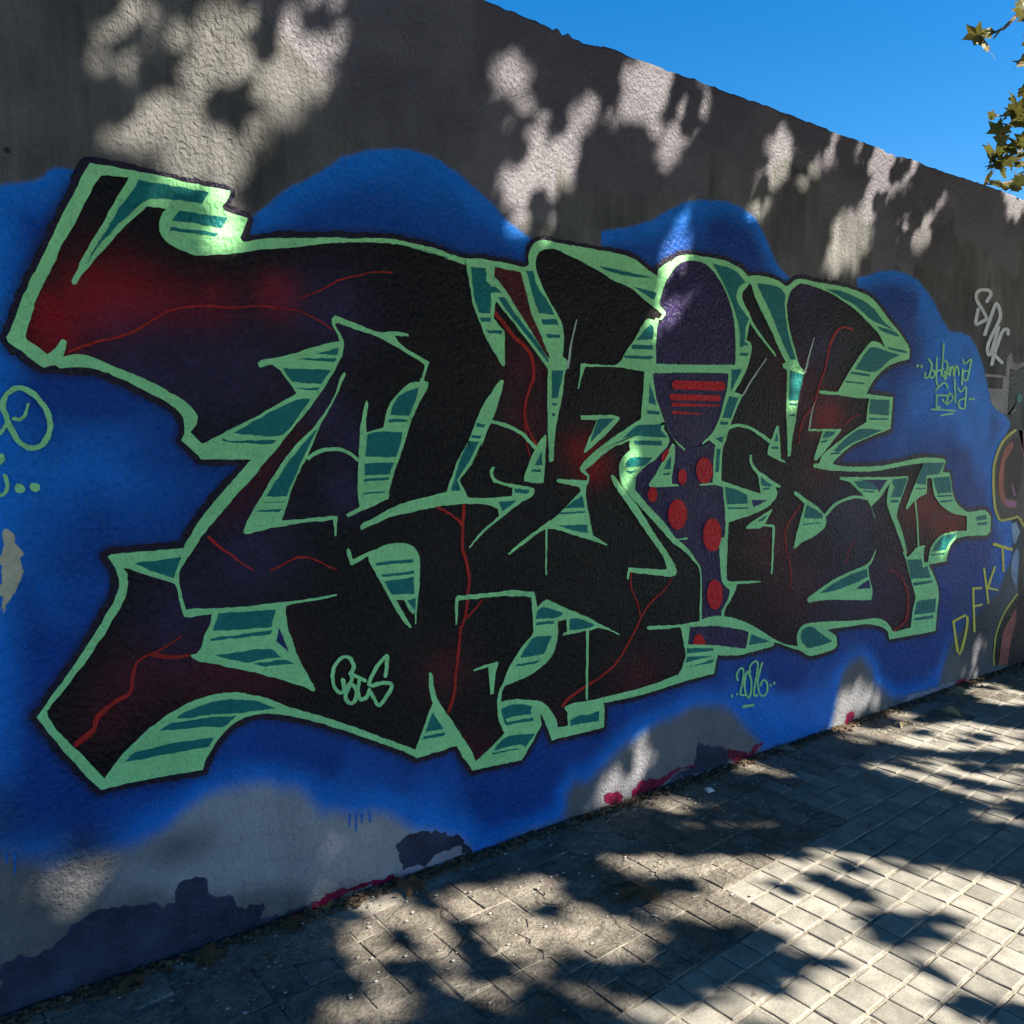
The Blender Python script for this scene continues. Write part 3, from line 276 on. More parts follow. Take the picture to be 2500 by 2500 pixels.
4~:5327,2174 5352,2180 5310,2183 5364,2201 5322,2205 5382,2233 5340,2236 5402,2267 5360,2271 5421,2297 5379,2301 5438,2325 5395,2328 5454,2352 5412,2356 5469,2372 5429,2379 5468,2376 5462,2396 5464,2373 5501,2387 5480,2357 5522,2367 5494,2335 5539,2342 5501,2315 5546,2319 5497,2301 5541,2299 5486,2285 5528,2280 5470,2267 5511,2261 5452,2245 5493,2240 5431,2220 5472,2214 5405,2191 5446,2184 5381,2162 5422,2156 5364,2137 5406,2133 5356,2116 5399,2115 5354,2098 5398,2100 5357,2083 5400,2088 5362,2073 5404,2080 5370,2063 5409,2075 5389,2054 5407,2074 5427,2059 5393,2072 5445,2076 5403,2082 5465,2111 5422,2114 5489,2161 5446,2163 5512,2210 5468,2212 5528,2244 5484,2246 5509,2252
4~:5640,2200 5662,2209 5616,2206 5661,2216 5615,2213 5660,2227 5614,2222 5656,2238 5612,2229 5640,2248 5613,2229 5613,2250 5614,2228 5588,2246 5606,2227 5562,2237 5595,2223 5540,2222 5580,2214 5520,2199 5563,2194 5501,2171 5544,2167 5482,2141 5526,2137 5465,2112 5509,2108 5451,2083 5495,2080 5437,2053 5481,2050 5426,2026 5470,2023 5418,2007 5462,2004 5437,1998
4~:5429,2084 5426,2072 5455,2088 5567,2016 5597,2033 5594,2020
5~:175,1594 178,1602 167,1595 177,1607 166,1599 174,1612 163,1605 172,1618 160,1612 170,1623 158,1619 170,1628 157,1626 170,1633 157,1633 170,1638 158,1639 171,1643 159,1646 173,1647 161,1652 175,1652 164,1659 177,1657 168,1665 180,1661 172,1670 184,1664 177,1675 188,1668 183,1680 193,1670 189,1684 198,1672 195,1686 201,1673 201,1687 205,1673 207,1688 209,1673 213,1687 213,1671 219,1684 218,1668 225,1681 223,1664 231,1676 229,1659 237,1671 234,1654 243,1665 239,1648 249,1658 243,1641 254,1650 248,1633 259,1642 252,1626 263,1634 255,1619 267,1626 258,1612 270,1618 260,1604 272,1610 262,1598 274,1602 263,1592 275,1595 263,1588 276,1589 263,1583 276,1582 262,1578 275,1575 260,1571 272,1567 258,1564 269,1558 254,1556 266,1550 251,1550 262,1543 248,1546 258,1536 245,1542 254,1531 242,1539 249,1527 238,1536 244,1523 235,1534 239,1521 231,1533 234,1519 228,1532 228,1518 224,1532 223,1518 220,1533 217,1519 216,1534 211,1521 212,1537 205,1524 208,1539 200,1527 204,1543 195,1532 200,1547 191,1537 196,1552 186,1542 193,1557 182,1549 190,1564 179,1557 187,1572 175,1566 184,1581 172,1575 181,1589 169,1583 179,1596 167,1590 176,1602 165,1596 175,1607 163,1602 174,1611 162,1606 166,1613
5~:182,1601 183,1596 186,1605 185,1595 188,1604 189,1594 192,1603 194,1593 195,1602 199,1593 198,1602 203,1595 200,1603 207,1598 202,1605 210,1602 204,1607 214,1607 207,1611 217,1614 209,1618 220,1624 212,1626 222,1632 215,1634 224,1638 216,1640 221,1642
5~:153,1560 158,1560 151,1566 160,1564 153,1569 163,1569 157,1574 167,1575 160,1580 170,1580 163,1585 173,1585 166,1590 175,1589 168,1594 178,1594 171,1598 179,1596 172,1601 177,1602
5:203,1420 202,1416 200,1412 197,1410 193,1408 189,1408 185,1410 182,1413 181,1416 180,1421 181,1425 183,1428 186,1431 190,1432 194,1432 198,1430 201,1428 202,1424
5:237,1422 236,1418 234,1414 231,1412 228,1410 224,1410 220,1412 217,1415 216,1419 215,1423 216,1427 218,1430 221,1433 225,1434 229,1434 232,1433 235,1430 237,1426
5:161,1496 160,1491 158,1486 155,1483 152,1481 149,1482 146,1483 144,1487 142,1491 142,1496 143,1501 144,1506 147,1509 150,1510 154,1510 157,1509 159,1505 160,1501
5~:144,1401 149,1398 145,1408 151,1399 147,1409 155,1401 150,1411 159,1405 153,1413 162,1409 155,1415 165,1414 156,1419 167,1419 158,1423 168,1426 159,1427 168,1432 159,1431 167,1439 158,1436 166,1446 156,1443 164,1453 155,1449 162,1457 153,1453 157,1459
y~:5582,871 5591,859 5602,877 5613,854 5624,872 5645,847 5656,865 5682,839 5692,857 5717,831 5728,849 5754,823 5765,841 5794,814 5805,832 5831,806 5841,824 5856,800 5867,819 5877,806
y~:5721,847 5707,842 5738,841 5744,674 5775,672 5761,668
y~:5482,725 5470,721 5498,720 5555,483 5584,481 5571,477
y~:5634,719 5616,718 5645,711 5535,589 5564,581 5547,581
y~:5539,587 5547,578 5552,592 5690,548 5695,561 5703,552
y~:5353,611 5340,607 5368,605 5386,318 5415,315 5401,311
y~:5345,602 5356,595 5353,609 5465,587 5462,601 5474,593
y~:5374,484 5387,476 5379,491 5488,477 5479,491 5493,484
y~:5106,417 5124,410 5107,426 5163,416 5146,432 5220,426 5205,442 5269,429 5268,446 5285,423 5317,422 5284,374 5316,368 5262,299 5294,291 5232,231 5263,221 5214,204 5226,187 5210,225 5179,225 5183,291 5151,293 5157,365 5126,367 5140,414 5109,416 5123,421
k:5822,1604 5677,1545 5598,1472 5557,1375 5564,1236 5595,1112 5665,1034 5864,1023 5929,1023 6027,953 5947,1604
k:6025,970 5996,546 5982,504 5828,391 5707,270 5672,180 5696,48 6148,-26
k:5700,1949 5726,1697 5695,1697 5925,1784 5897,2007
b:5776,1537 5685,1480 5633,1390 5620,1276 5649,1176 5728,1106 5893,1089 5906,1131 5740,1155 5693,1249 5694,1397 5808,1495
b:5976,399 5823,279 5782,164 5760,37 5889,25 5926,186 5984,328
b:5868,1604 5923,1604 5968,1435 5915,1520
o~:5833,1607 5809,1611 5835,1596 5781,1601 5807,1586 5741,1586 5767,1572 5698,1569 5725,1556 5662,1551 5692,1540 5636,1534 5668,1524 5615,1515 5649,1507 5597,1496 5631,1489 5581,1476 5615,1469 5565,1454 5600,1448 5551,1431 5586,1425 5539,1405 5574,1401 5531,1377 5566,1374 5528,1344 5564,1342 5530,1308 5565,1307 5534,1272 5568,1271 5538,1237 5573,1236 5544,1204 5578,1203 5551,1171 5585,1171 5559,1140 5593,1140 5570,1112 5603,1113 5584,1087 5616,1090 5600,1065 5631,1069 5617,1047 5647,1052 5633,1032 5662,1038 5646,1022 5673,1029 5660,1014 5678,1026 5680,1009 5683,1024 5704,1007 5701,1023 5741,1007 5733,1023 5787,1010 5777,1025 5833,1013 5822,1028 5870,1015 5858,1031 5894,1017 5879,1033 5908,1020 5893,1036 5910,1021 5915,1036 5917,1018 5940,1028 5940,1005 5967,1013 5968,985 5996,991 5994,964 6023,970 6013,950 6042,956 6034,948
o~:5988,503 5970,505 5995,494 5937,486 5962,475 5890,459 5914,449 5840,429 5864,419 5798,398 5822,389 5765,367 5789,359 5737,334 5760,326 5714,301 5736,295 5696,273 5718,266 5685,248 5707,243 5681,227 5703,223 5680,208 5702,204 5679,188 5700,184 5677,168 5697,164 5675,149 5695,145 5674,130 5694,126 5674,111 5693,108 5676,93 5695,90 5680,75 5699,73 5684,60 5703,57 5687,49 5705,46 5697,44
u:5832,982 5904,995 5969,922 5904,841 5863,878
u:5944,820 5877,757 5871,654 5961,524 5971,749
e:5648,1947 5652,2060 5684,2090 5715,2091 5734,2040 5789,2031 5892,2048 5895,2024 5793,1994 5712,1998 5695,1997 5697,1941 5694,1701 5606,1708 5607,1849 5614,1937
e:5369,1948 5631,1948 5628,1934 5375,1933
e:5415,1862 5610,1861 5608,1843 5430,1839
e:5439,1839 5608,1845 5606,1708 5516,1742 5461,1784
e:5712,1848 5810,1851 5816,1732 5729,1706
t:5885,1812 5884,1802 5879,1793 5869,1786 5857,1782 5844,1782 5831,1785 5820,1791 5813,1800 5809,1810 5810,1820 5816,1829 5825,1836 5837,1840 5850,1841 5863,1837 5874,1831 5882,1822
k~:5837,1844 5836,1838 5851,1846 5846,1834 5861,1843 5860,1829 5875,1838 5873,1824 5891,1831 5881,1819 5903,1823 5883,1812 5907,1813 5882,1804 5906,1803 5880,1796 5903,1794 5875,1789 5898,1785 5870,1784 5890,1778 5862,1779 5880,1772 5855,1776 5868,1767 5853,1775 5851,1764 5849,1776 5835,1767 5840,1780 5822,1773 5831,1786 5811,1780 5824,1791 5802,1788 5821,1798 5797,1796 5819,1806 5795,1806 5819,1814 5795,1815 5821,1821 5798,1824 5826,1826 5806,1832 5835,1831 5817,1838 5845,1835 5828,1843 5852,1838 5835,1846 5849,1845
z~:1096,290 1091,288 1101,285 1091,284 1101,282 1092,279 1101,277 1092,273 1100,271 1093,267 1100,265 1093,260 1099,258 1093,254 1099,252 1093,247 1098,246 1093,243 1098,241 1095,241
z~:1121,289 1116,287 1126,284 1116,281 1125,278 1116,273 1125,270 1116,263 1124,261 1116,254 1123,252 1116,245 1123,243 1116,236 1122,234 1116,227 1121,226 1116,221 1121,220 1118,219
z~:1139,281 1134,279 1144,277 1135,275 1144,273 1135,270 1144,269 1136,265 1144,263 1137,260 1144,258 1137,256 1144,254 1137,252 1143,250 1137,248 1143,246 1138,245 1143,244 1140,243
z~:1171,275 1166,273 1176,271 1166,271 1176,268 1166,267 1175,264 1166,262 1175,260 1167,258 1174,256 1167,253 1174,251 1167,248 1174,246 1168,243 1173,241 1168,240 1173,238 1170,237
z~:134,443 131,442 137,440 131,437 137,435 131,429 136,428 131,421 136,420 131,413 135,412 130,405 135,404 130,396 134,395 130,388 133,387 130,383 133,382 131,381
z~:117,449 114,447 120,445 114,444 119,443 114,441 119,439 114,437 119,435 114,433 118,431 114,429 118,428 114,426 118,425 114,423 117,422 114,421 117,420 116,419
f:5801,1554 5711,1480 5660,1390 5655,1275 5686,1158 5886,1149 5964,1265 5933,1520
f:6081,519 5940,386 5860,274 5834,25 6148,-26
j:5868,1604 5914,1604 5953,1554 5974,1384 5920,1503
j:5801,1245 5828,1253 5884,1166 5847,1168
j:5724,1139 5888,1132 5892,1098 5746,1101
e~:5720,1292 5712,1289 5730,1289 5717,1277 5734,1277 5724,1259 5739,1259 5733,1239 5747,1239 5744,1221 5756,1222 5759,1205 5770,1207 5777,1190 5786,1192 5794,1177 5803,1179 5806,1168 5814,1170 5812,1168
l:80,6 87,147 126,151 206,140 250,188 337,218 381,213 471,181 518,168 537,175 541,221 573,232 622,221 631,175 665,147 706,131 710,88 747,80 801,76 794,30 832,16 889,25 1012,15 1012,-17 820,-19 660,-16 463,-16 284,-16 159,-9
l:1273,136 1334,152 1445,126 1524,81 1576,26 1590,-5 1560,-2 1479,-4 1264,-11 1298,28 1279,84
l:2817,187 2854,134 2950,112 3011,83 3044,13 2924,6 2751,2 2588,-1 2681,39 2800,51 2808,119
h:1264,17 1305,26 1353,30 1380,13 1423,40 1444,40 1502,42 1520,49 1561,11 1479,0 1373,-5 1271,-10
h:4568,16 4625,35 4707,39 4779,32 4840,27 4952,33 5015,32 5185,26 5175,-7 5083,-11 4956,-11 4650,7
h:2758,5 2808,3 2909,14 2928,10 2895,-8 2773,-13
m:871,0 958,7 1000,34 1054,34 1079,32 1160,32 1258,16 1264,-5 1160,11 1066,12 1011,-2 958,-10 871,-12
m:2245,56 2325,46 2362,14 2348,-10 2282,-15 2253,21
m:2407,25 2460,58 2547,53 2548,-5 2400,-13
m:2547,53 2613,46 2681,64 2799,56 2803,65 2814,47 2715,51 2614,26 2561,-14 2548,-11
m:3026,85 3089,61 3184,28 3231,55 3296,57 3225,14 3162,-14 3099,-5 3043,34
m:3983,-5 4009,49 4059,63 4091,39 4053,-8
m:5174,-3 5224,32 5347,18 5323,-9 5216,-17
c:143,1314 176,1308 177,1268 186,1247 180,1207 182,1237 180,1177 168,1137 147,1110 132,1091
'''
SIL = '391,2279 502,2278 622,2272 760,2269 734,2216 808,2198 809,2199 785,2139 804,2129 916,2157 1073,2180 1205,2196 1325,2202 1442,2189 1508,2180 1349,2204 1447,2194 1564,2175 1633,2183 1688,2183 1755,2180 1823,2177 1847,2184 1844,2221 1852,2249 1876,2273 1905,2286 1942,2286 2034,2285 2162,2285 2297,2285 2388,2269 2453,2241 2509,2224 2519,2254 2578,2287 2631,2317 2701,2333 2789,2335 2913,2336 3000,2321 3053,2305 3085,2289 3179,2297 3302,2290 3360,2270 3399,2286 3437,2308 3486,2316 3620,2315 3628,2315 3822,2317 4029,2300 4138,2264 4254,2194 4373,2129 4456,2072 4484,2046 4486,1990 4323,1954 4225,1915 4132,1850 4076,1788 4336,1775 4324,1601 4262,1587 4104,1552 3942,1506 3810,1435 3793,1416 3924,1403 4162,1399 4350,1409 4601,1434 4740,1439 4915,1429 4938,1414 4907,1350 4990,1344 5008,1309 5039,1224 5091,1160 5206,1103 5320,1093 5385,1098 5469,1092 5542,1049 5548,958 5503,932 5336,940 5175,943 5083,926 5026,876 5002,808 4795,807 4876,719 4929,620 4923,527 4913,388 4631,400 4399,411 4376,462 4302,498 4161,531 3978,541 3816,550 3882,503 3890,454 3868,436 3755,429 3651,432 3579,467 3473,506 3359,548 3353,530 3207,524 3076,525 2940,547 2916,463 2804,464 2680,460 2521,451 2407,449 2297,452 2233,454 2240,430 2238,349 1961,355 1939,407 1919,452 1903,476 1910,428 1863,366 1814,309 1586,321 1553,372 1518,431 1357,423 1354,422 1322,446 1224,504 1085,579 954,645 870,678 822,692 770,694 731,682 691,658 656,618 633,580 624,556 485,565 347,566 320,606 270,683 239,737 201,805 238,854 289,919 343,1000 391,1076 412,1117 418,1138 416,1171 396,1216 393,1225 403,1231 492,1230 593,1232 593,1236 653,1326 710,1391 781,1467 657,1333 797,1485 662,1488 713,1487 650,1490 598,1546 608,1564 608,1579 606,1605 576,1644 509,1681 461,1706 380,1737 319,1738 286,1741 254,1739 182,1795 180,1809 180,1809 212,1892 247,1973 292,2072 350,2191 370,2237'
BLUE = '158,2183 184,2189 240,2202 278,2224 305,2253 356,2254 388,2244 646,2192 794,2178 930,2305 1040,2375 1114,2435 1202,2471 1300,2498 1375,2505 1453,2495 1534,2465 1603,2426 1674,2386 1725,2347 1785,2314 1847,2287 2003,2241 2195,2265 2199,2302 2198,2361 2329,2392 2470,2440 2568,2496 2668,2546 2762,2572 2938,2594 3030,2583 3126,2553 3202,2481 3307,2356 3520,2250 3611,2246 3957,2325 3954,2376 4046,2396 4163,2432 4285,2453 4412,2450 4546,2427 4617,2393 4719,2333 4827,2235 4920,2176 5039,2178 5164,2164 5249,2101 5359,1976 5421,1861 5515,1769 5679,1692 5756,1644 5677,1561 5582,1480 5544,1358 5560,1210 5564,1236 5666,1025 5849,998 5877,757 5780,654 5719,558 5540,470 5371,394 5206,340 5120,277 5057,174 4963,32 4828,29 4475,56 4359,121 4268,193 4220,274 4153,333 4111,351 4031,340 3964,287 3921,201 3887,120 3855,10 3761,1 3812,-4 3538,-8 3282,11 3289,48 3265,64 3205,103 3107,194 3030,265 2939,301 2808,327 2732,330 2603,303 2448,272 2300,221 2153,145 2084,146 2045,103 2019,12 1590,-5 1576,26 1517,83 1320,178 1241,237 1177,273 1084,287 1024,327 1019,317 915,413 833,462 727,478 650,476 575,443 526,410 455,389 409,377 343,382 197,402 139,434 101,451 75,465'
LITW = '''434,2410 470,2479 497,2538 559,2571 627,2620 674,2683 718,2741 762,2776 815,2777 844,2748 904,2745 913,2685 891,2617 921,2575 908,2504 870,2398 807,2333 781,2285 685,2301 612,2311 653,2448 635,2463 575,2404 537,2343 485,2332 439,2336 424,2373
417,2604 444,2663 470,2688 488,2719 507,2776 592,2776 590,2722 540,2655 491,2594 449,2578
939,2657 994,2745 1012,2824 1008,2901 1102,2929 1116,2828 1108,2710 1067,2609 989,2551 936,2549
1704,2889 1770,2917 1807,2886 1808,2828 1748,2785 1697,2801
1740,2568 1770,2661 1838,2735 1916,2752 1900,2689 1846,2618 1838,2557 1948,2608 2012,2743 2061,2815 2128,2880 2171,2841 2146,2735 2096,2699 2097,2606 2014,2528 1982,2430 1966,2322 1847,2293 1740,2349
2327,3042 2382,3069 2535,3056 2517,2985 2480,2910 2424,2845 2331,2825 2259,2771 2223,2801 2293,2881 2329,2953
2554,3048 2654,3059 2759,3043 2805,2929 2743,2873 2621,2779 2543,2689 2495,2667 2502,2769 2482,2818 2518,2919
3164,2792 3185,2863 3268,2932 3294,2915 3259,2862
3156,2693 3250,2785 3334,2862 3343,2947 3394,2958 3374,2831 3303,2718 3233,2615 3175,2530 3124,2583
3582,2925 3645,3033 3756,3056 3735,2939 3656,2843 3534,2805 3470,2747 3492,2829
3639,2395 3740,2613 3810,2665 3961,2688 3978,2436
3880,2984 3908,3076 4069,3078 4238,3066 4314,3042 4492,3069 4533,3057 4474,2965 4364,2892 4255,2841 4191,2869 4082,2883 3986,2923 3981,3003
3702,2502 3759,2641 3865,2707 3953,2734 4063,2828 4145,2842 4116,2740 4076,2637 4082,2553 3883,2412 3765,2355
4275,2578 4339,2729 4457,2706 4465,2603
4491,2607 4517,2769 4620,2826 4688,2830 4775,2949 4831,2958 4729,2836 4684,2725 4597,2621
2525,1994 2558,2206 2617,2281 2710,2308 2743,2248 2668,2112 2601,1999 2549,1943
2504,2262 2614,2396 2673,2483 2719,2532 2708,2367 2616,2318
163,355 185,387 258,373 317,370 306,309 254,286 193,297
936,44 961,153 992,219 1063,180 1056,93 1018,28 976,1
5290,60 5429,212 5604,245 5560,93 5409,20
3855,10 3904,152 3970,192 4247,190 4381,117 4320,54 4047,77 3982,7
2223,111 2366,244 2541,291 2545,147 2369,75 2267,39
2304,1387 2317,1460 2366,1522 2453,1532 2418,1458 2346,1396
4847,875 4943,959 5080,958 4968,849
3417,1865 3518,1857 3485,1707 3416,1694
564,2265 794,2295 789,2141 716,2145 578,2198'''
LITG = '''1114,-96 1197,-106 1308,-185 1372,-180 1502,-246 1642,-252 1697,-319 1642,-398 1560,-364 1502,-489 1587,-469 1667,-502 1647,-570 1684,-675 1637,-726 1497,-626 1436,-603 1363,-716 1288,-734 1199,-696 1172,-607 1183,-522 1255,-474 1235,-387 1192,-324 1124,-382 1032,-405 988,-325 976,-203 1038,-181 1130,-258
931,-480 972,-482 1010,-553 999,-612 894,-578 809,-549 878,-526
2429,-60 2560,-125 2613,-273 2665,-389 2701,-477 2622,-458 2469,-349 2430,-221
1967,-309 2097,-359 2145,-456 2118,-517 2152,-542 2245,-547 2384,-626 2525,-685 2618,-719 2723,-826 2805,-916 2832,-1016 2904,-1097 2940,-1161 3080,-1279 2998,-1313 2894,-1275 2921,-1346 3107,-1594 2298,-1849 1866,-1541 2129,-1385 2174,-1284 2252,-1275 2419,-1313 2558,-1234 2566,-1176 2554,-1135 2551,-1031 2398,-1073 2368,-1067 2291,-1075 2244,-980 2129,-975 2008,-843 1949,-769 1972,-687 2072,-636 2060,-572 1961,-464
2048,-1076 2250,-1077 2306,-1146 2319,-1184 2334,-1280 2193,-1273 2151,-1203 2088,-1198 2027,-1115
1860,-1110 1929,-1122 1949,-1186 1885,-1200 1827,-1159
1642,-1127 1726,-1121 1830,-1195 1985,-1235 2061,-1302 2062,-1383 2036,-1423 1863,-1447 1538,-1216
1628,-541 1648,-587 1735,-568 1829,-635 1772,-795 1692,-795 1619,-771 1534,-654
1459,-896 1558,-932 1608,-991 1640,-1013 1694,-1016 1753,-1082 1680,-1111 1602,-1114 1562,-1085 1505,-986
3821,-16 4003,-19 4055,-183 4303,-233 4556,-380 4693,-606 4310,-766 4222,-622 4084,-524 3933,-389 3824,-227
3542,-398 3692,-480 3839,-483 3952,-590 4000,-724 4241,-795 3685,-1027 3620,-1000 3628,-824 3613,-683 3592,-601 3533,-488
5295,15 5418,-73 5431,-298 5117,-429 5027,-328 5061,-198
3489,-945 3584,-1069 3520,-1096 3445,-979
3061,-31 3136,-110 3145,-236 3046,-235 3020,-123
4415,-4 4493,-130 4333,-121'''
GLOW = [(0.306, 1.841, 0.054, 0.059, 0, 0.95), (0.387, 1.907, 0.071, 0.076, 0, 0.95), (0.49, 1.928, 0.086, 0.089, 0, 0.95), (0.279, 1.871, 0.058, 0.063, 0, 0.95), (0.586, 1.926, 0.079, 0.08, 0, 0.6), (0.7, 1.93, 0.083, 0.082, 0, 0.6), (0.896, 1.973, 0.078, 0.073, 0, 0.6), (0.284, 1.776, 0.058, 0.064, 0, 0.6), (0.909, 1.986, 0.065, 0.061, 0, 0.6), (0.408, 1.936, 0.114, 0.12, 0, 0.6), (0.361, 0.773, 0.074, 0.082, 1, 0.75), (0.45, 0.875, 0.099, 0.106, 1, 0.75), (0.641, 0.842, 0.122, 0.124, 1, 0.75), (0.814, 0.852, 0.118, 0.116, 1, 0.75), (0.911, 1.575, 0.066, 0.063, 1, 0.75), (0.831, 1.45, 0.077, 0.075, 1, 0.75), (0.753, 1.341, 0.075, 0.074, 1, 0.75), (1.825, 1.808, 0.116, 0.09, 1, 0.75), (1.844, 1.627, 0.117, 0.091, 1, 0.75), (1.907, 0.378, 0.125, 0.099, 1, 0.75), (1.565, 0.375, 0.109, 0.093, 1, 0.75), (1.48, 0.714, 0.105, 0.09, 1, 0.75), (3.52, 1.89, 0.238, 0.138, 1, 0.75), (3.702, 1.653, 0.29, 0.164, 1, 0.75), (3.683, 1.384, 0.178, 0.104, 1, 0.75), (4.304, 0.567, 0.304, 0.164, 1, 0.75), (3.579, 0.764, 0.285, 0.168, 1, 0.75), (3.336, 1.033, 0.23, 0.141, 1, 0.75), (2.438, 0.535, 0.15, 0.108, 1, 0.75), (4.496, 0.828, 0.27, 0.142, 1, 0.75), (2.117, 1.493, 0.108, 0.081, 0, 0.7), (2.183, 1.419, 0.088, 0.066, 0, 0.7), (4.691, 1.147, 0.234, 0.12, 0, 0.7), (5.032, 1.03, 0.228, 0.113, 0, 0.7), (3.737, 1.654, 0.143, 0.083, 0, 0.7), (0.504, 1.744, 0.167, 0.169, 2, 0.8), (0.741, 1.755, 0.175, 0.167, 2, 0.8), (1.047, 1.641, 0.085, 0.078, 2, 0.8), (1.13, 1.537, 0.088, 0.08, 2, 0.8), (1.098, 1.377, 0.102, 0.093, 2, 0.8), (0.799, 1.2, 0.156, 0.151, 2, 0.8), (0.589, 1.036, 0.13, 0.133, 2, 0.8), (3.5, 2.282, 0.269, 0.154, 2, 0.8), (3.648, 1.997, 0.21, 0.12, 2, 0.8), (4.093, 0.707, 0.505, 0.271, 2, 0.8), (3.987, 1.16, 0.317, 0.175, 2, 0.8), (1.054, 1.95, 0.171, 0.152, 2, 0.8)]
SPRAY = [(5.8, 0.076, 4.273), (5.75, 0.022, 4.176), (5.631, 0.028, 4.169), (5.7, -0.045, 4.088), (5.536, -0.028, 4.171), (5.485, 0.2, 4.055), (5.506, 0.153, 4.057), (5.525, 0.167, 3.999), (5.574, 0.131, 4.062), (5.735, 0.049, 3.913), (5.88, 0.085, 3.798), (5.793, 0.065, 3.746), (5.826, 0.045, 3.684), (5.82, 0.089, 3.646), (5.725, 0.082, 3.598), (5.711, 0.124, 3.583), (5.591, 0.139, 3.576), (5.738, 0.097, 3.543), (5.837, 0.104, 3.579), (5.857, 0.064, 3.571), (5.889, 0.049, 3.497), (5.776, 0.084, 3.446), (5.767, 0.128, 3.413), (5.884, 0.093, 3.452), (5.671, 0.12, 3.367), (5.696, 0.11, 3.303), (5.685, 0.142, 3.291), (5.789, 0.11, 3.371), (5.812, 0.104, 3.305), (5.907, 0.099, 3.373), (5.932, 0.07, 3.332), (5.84, 0.077, 3.252), (5.508, 0.115, 3.162), (5.634, 0.091, 3.158), (5.654, 0.059, 3.136), (5.758, 0.051, 3.185), (5.862, 0.052, 3.211), (6.008, 0.071, 3.45), (6.048, 0.074, 3.667), (5.97, 0.055, 3.898), (5.889, 0.067, 4.084)]
TWIGS = [[(5.962, 0.056, 4.45), (5.718, 0.062, 4.207), (5.582, 0.092, 4.084), (5.506, 0.158, 4.052), (5.486, 0.2, 4.05)], [(6.303, 0.019, 3.968), (6.01, 0.065, 3.784), (5.822, 0.101, 3.625), (5.591, 0.139, 3.576)], [(6.383, 0.037, 3.728), (6.092, 0.085, 3.523), (5.846, 0.098, 3.387), (5.678, 0.133, 3.326)], [(6.253, 0.067, 3.391), (5.854, 0.069, 3.214), (5.638, 0.082, 3.157), (5.509, 0.115, 3.157)]]
FALLEN = [(1.89, -0.595), (5.038, -0.085), (4.595, -0.244), (3.399, -0.068), (0.391, -0.068), (1.274, -0.057), (0.859, -0.049), (4.222, -0.197), (0.603, -0.041)]
rng = np.random.default_rng(7); random.seed(7)
# ------------------------------------------------------------------ helpers
def poly(s): return np.array([[float(v) for v in t.split(',')] for t in s.split()]) / 1000.
def link(name, me, mat=None, parent=None):
    o = bpy.data.objects.new(name, me); COL.objects.link(o)
    if mat is not None: me.materials.append(mat)
    if parent is not None: o.parent = parent
    return o
def tag(o, label=None, cat=None, group=None, kind=None):
    for k, v in (('label', label), ('category', cat), ('group', group), ('kind', kind)):
        if v: o[k] = v
    return o
def mesh(name, v, f, smooth=False):
    me = bpy.data.meshes.new(name); me.from_pydata([tuple(map(float, p)) for p in v], [], [list(map(int, q)) for q in f])
    if smooth: me.polygons.foreach_set('use_smooth', [True] * len(me.polygons))
    me.update(); return me
def fastmesh(name, V, F):
    V = np.asarray(V, np.float32); F = np.asarray(F, np.int32); n, k = F.shape
    me = bpy.data.meshes.new(name); me.vertices.add(len(V)); me.vertices.foreach_set('co', V.ravel())
    me.loops.add(n * k); me.loops.foreach_set('vertex_index', F.ravel())
    me.polygons.add(n); me.polygons.foreach_set('loop_start', np.arange(0, n * k, k, dtype=np.int32))
    me.update(calc_edges=True); me.validate(); return me
def vnoise(x, seed=0):
    x = np.asarray(x, float); i = np.floor(x).astype(int); t = x - i; t = t * t * (3 - 2 * t)
    h = lambda n: (np.sin((n + seed * 57.31) * 127.1) * 43758.5453) % 1.0
    return h(i) * (1 - t) + h(i + 1) * t
def vnoise2(x, y, seed=0):
    xi = np.floor(x).astype(int); yi = np.floor(y).astype(int); tx = x - xi; ty = y - yi
    tx = tx * tx * (3 - 2 * tx); ty = ty * ty * (3 - 2 * ty)
    h = lambda a, b: (np.sin(a * 127.1 + b * 311.7 + seed * 74.7) * 43758.5453) % 1.0
    return (h(xi, yi) * (1 - tx) + h(xi + 1, yi) * tx) * (1 - ty) + (h(xi, yi + 1) * (1 - tx) + h(xi + 1, yi + 1) * tx) * ty
def sdf(p, X, Z):
    d = np.full(X.shape, 1e9); ins = np.zeros(X.shape, bool)
    for a, b in zip(p, np.roll(p, -1, 0)):
        e = b - a; L = e @ e + 1e-12
        t = np.clip(((X - a[0]) * e[0] + (Z - a[1]) * e[1]) / L, 0, 1)
        d = np.minimum(d, (X - a[0] - t * e[0]) ** 2 + (Z - a[1] - t * e[1]) ** 2)
        if a[1] != b[1]: ins ^= ((a[1] > Z) != (b[1] > Z)) & (X < e[0] * (Z - a[1]) / e[1] + a[0])
    d = np.sqrt(d); return np.where(ins, -d, d)
def sstep(a, b, x):
    t = np.clip((x - a) / (b - a), 0, 1); return t * t * (3 - 2 * t)
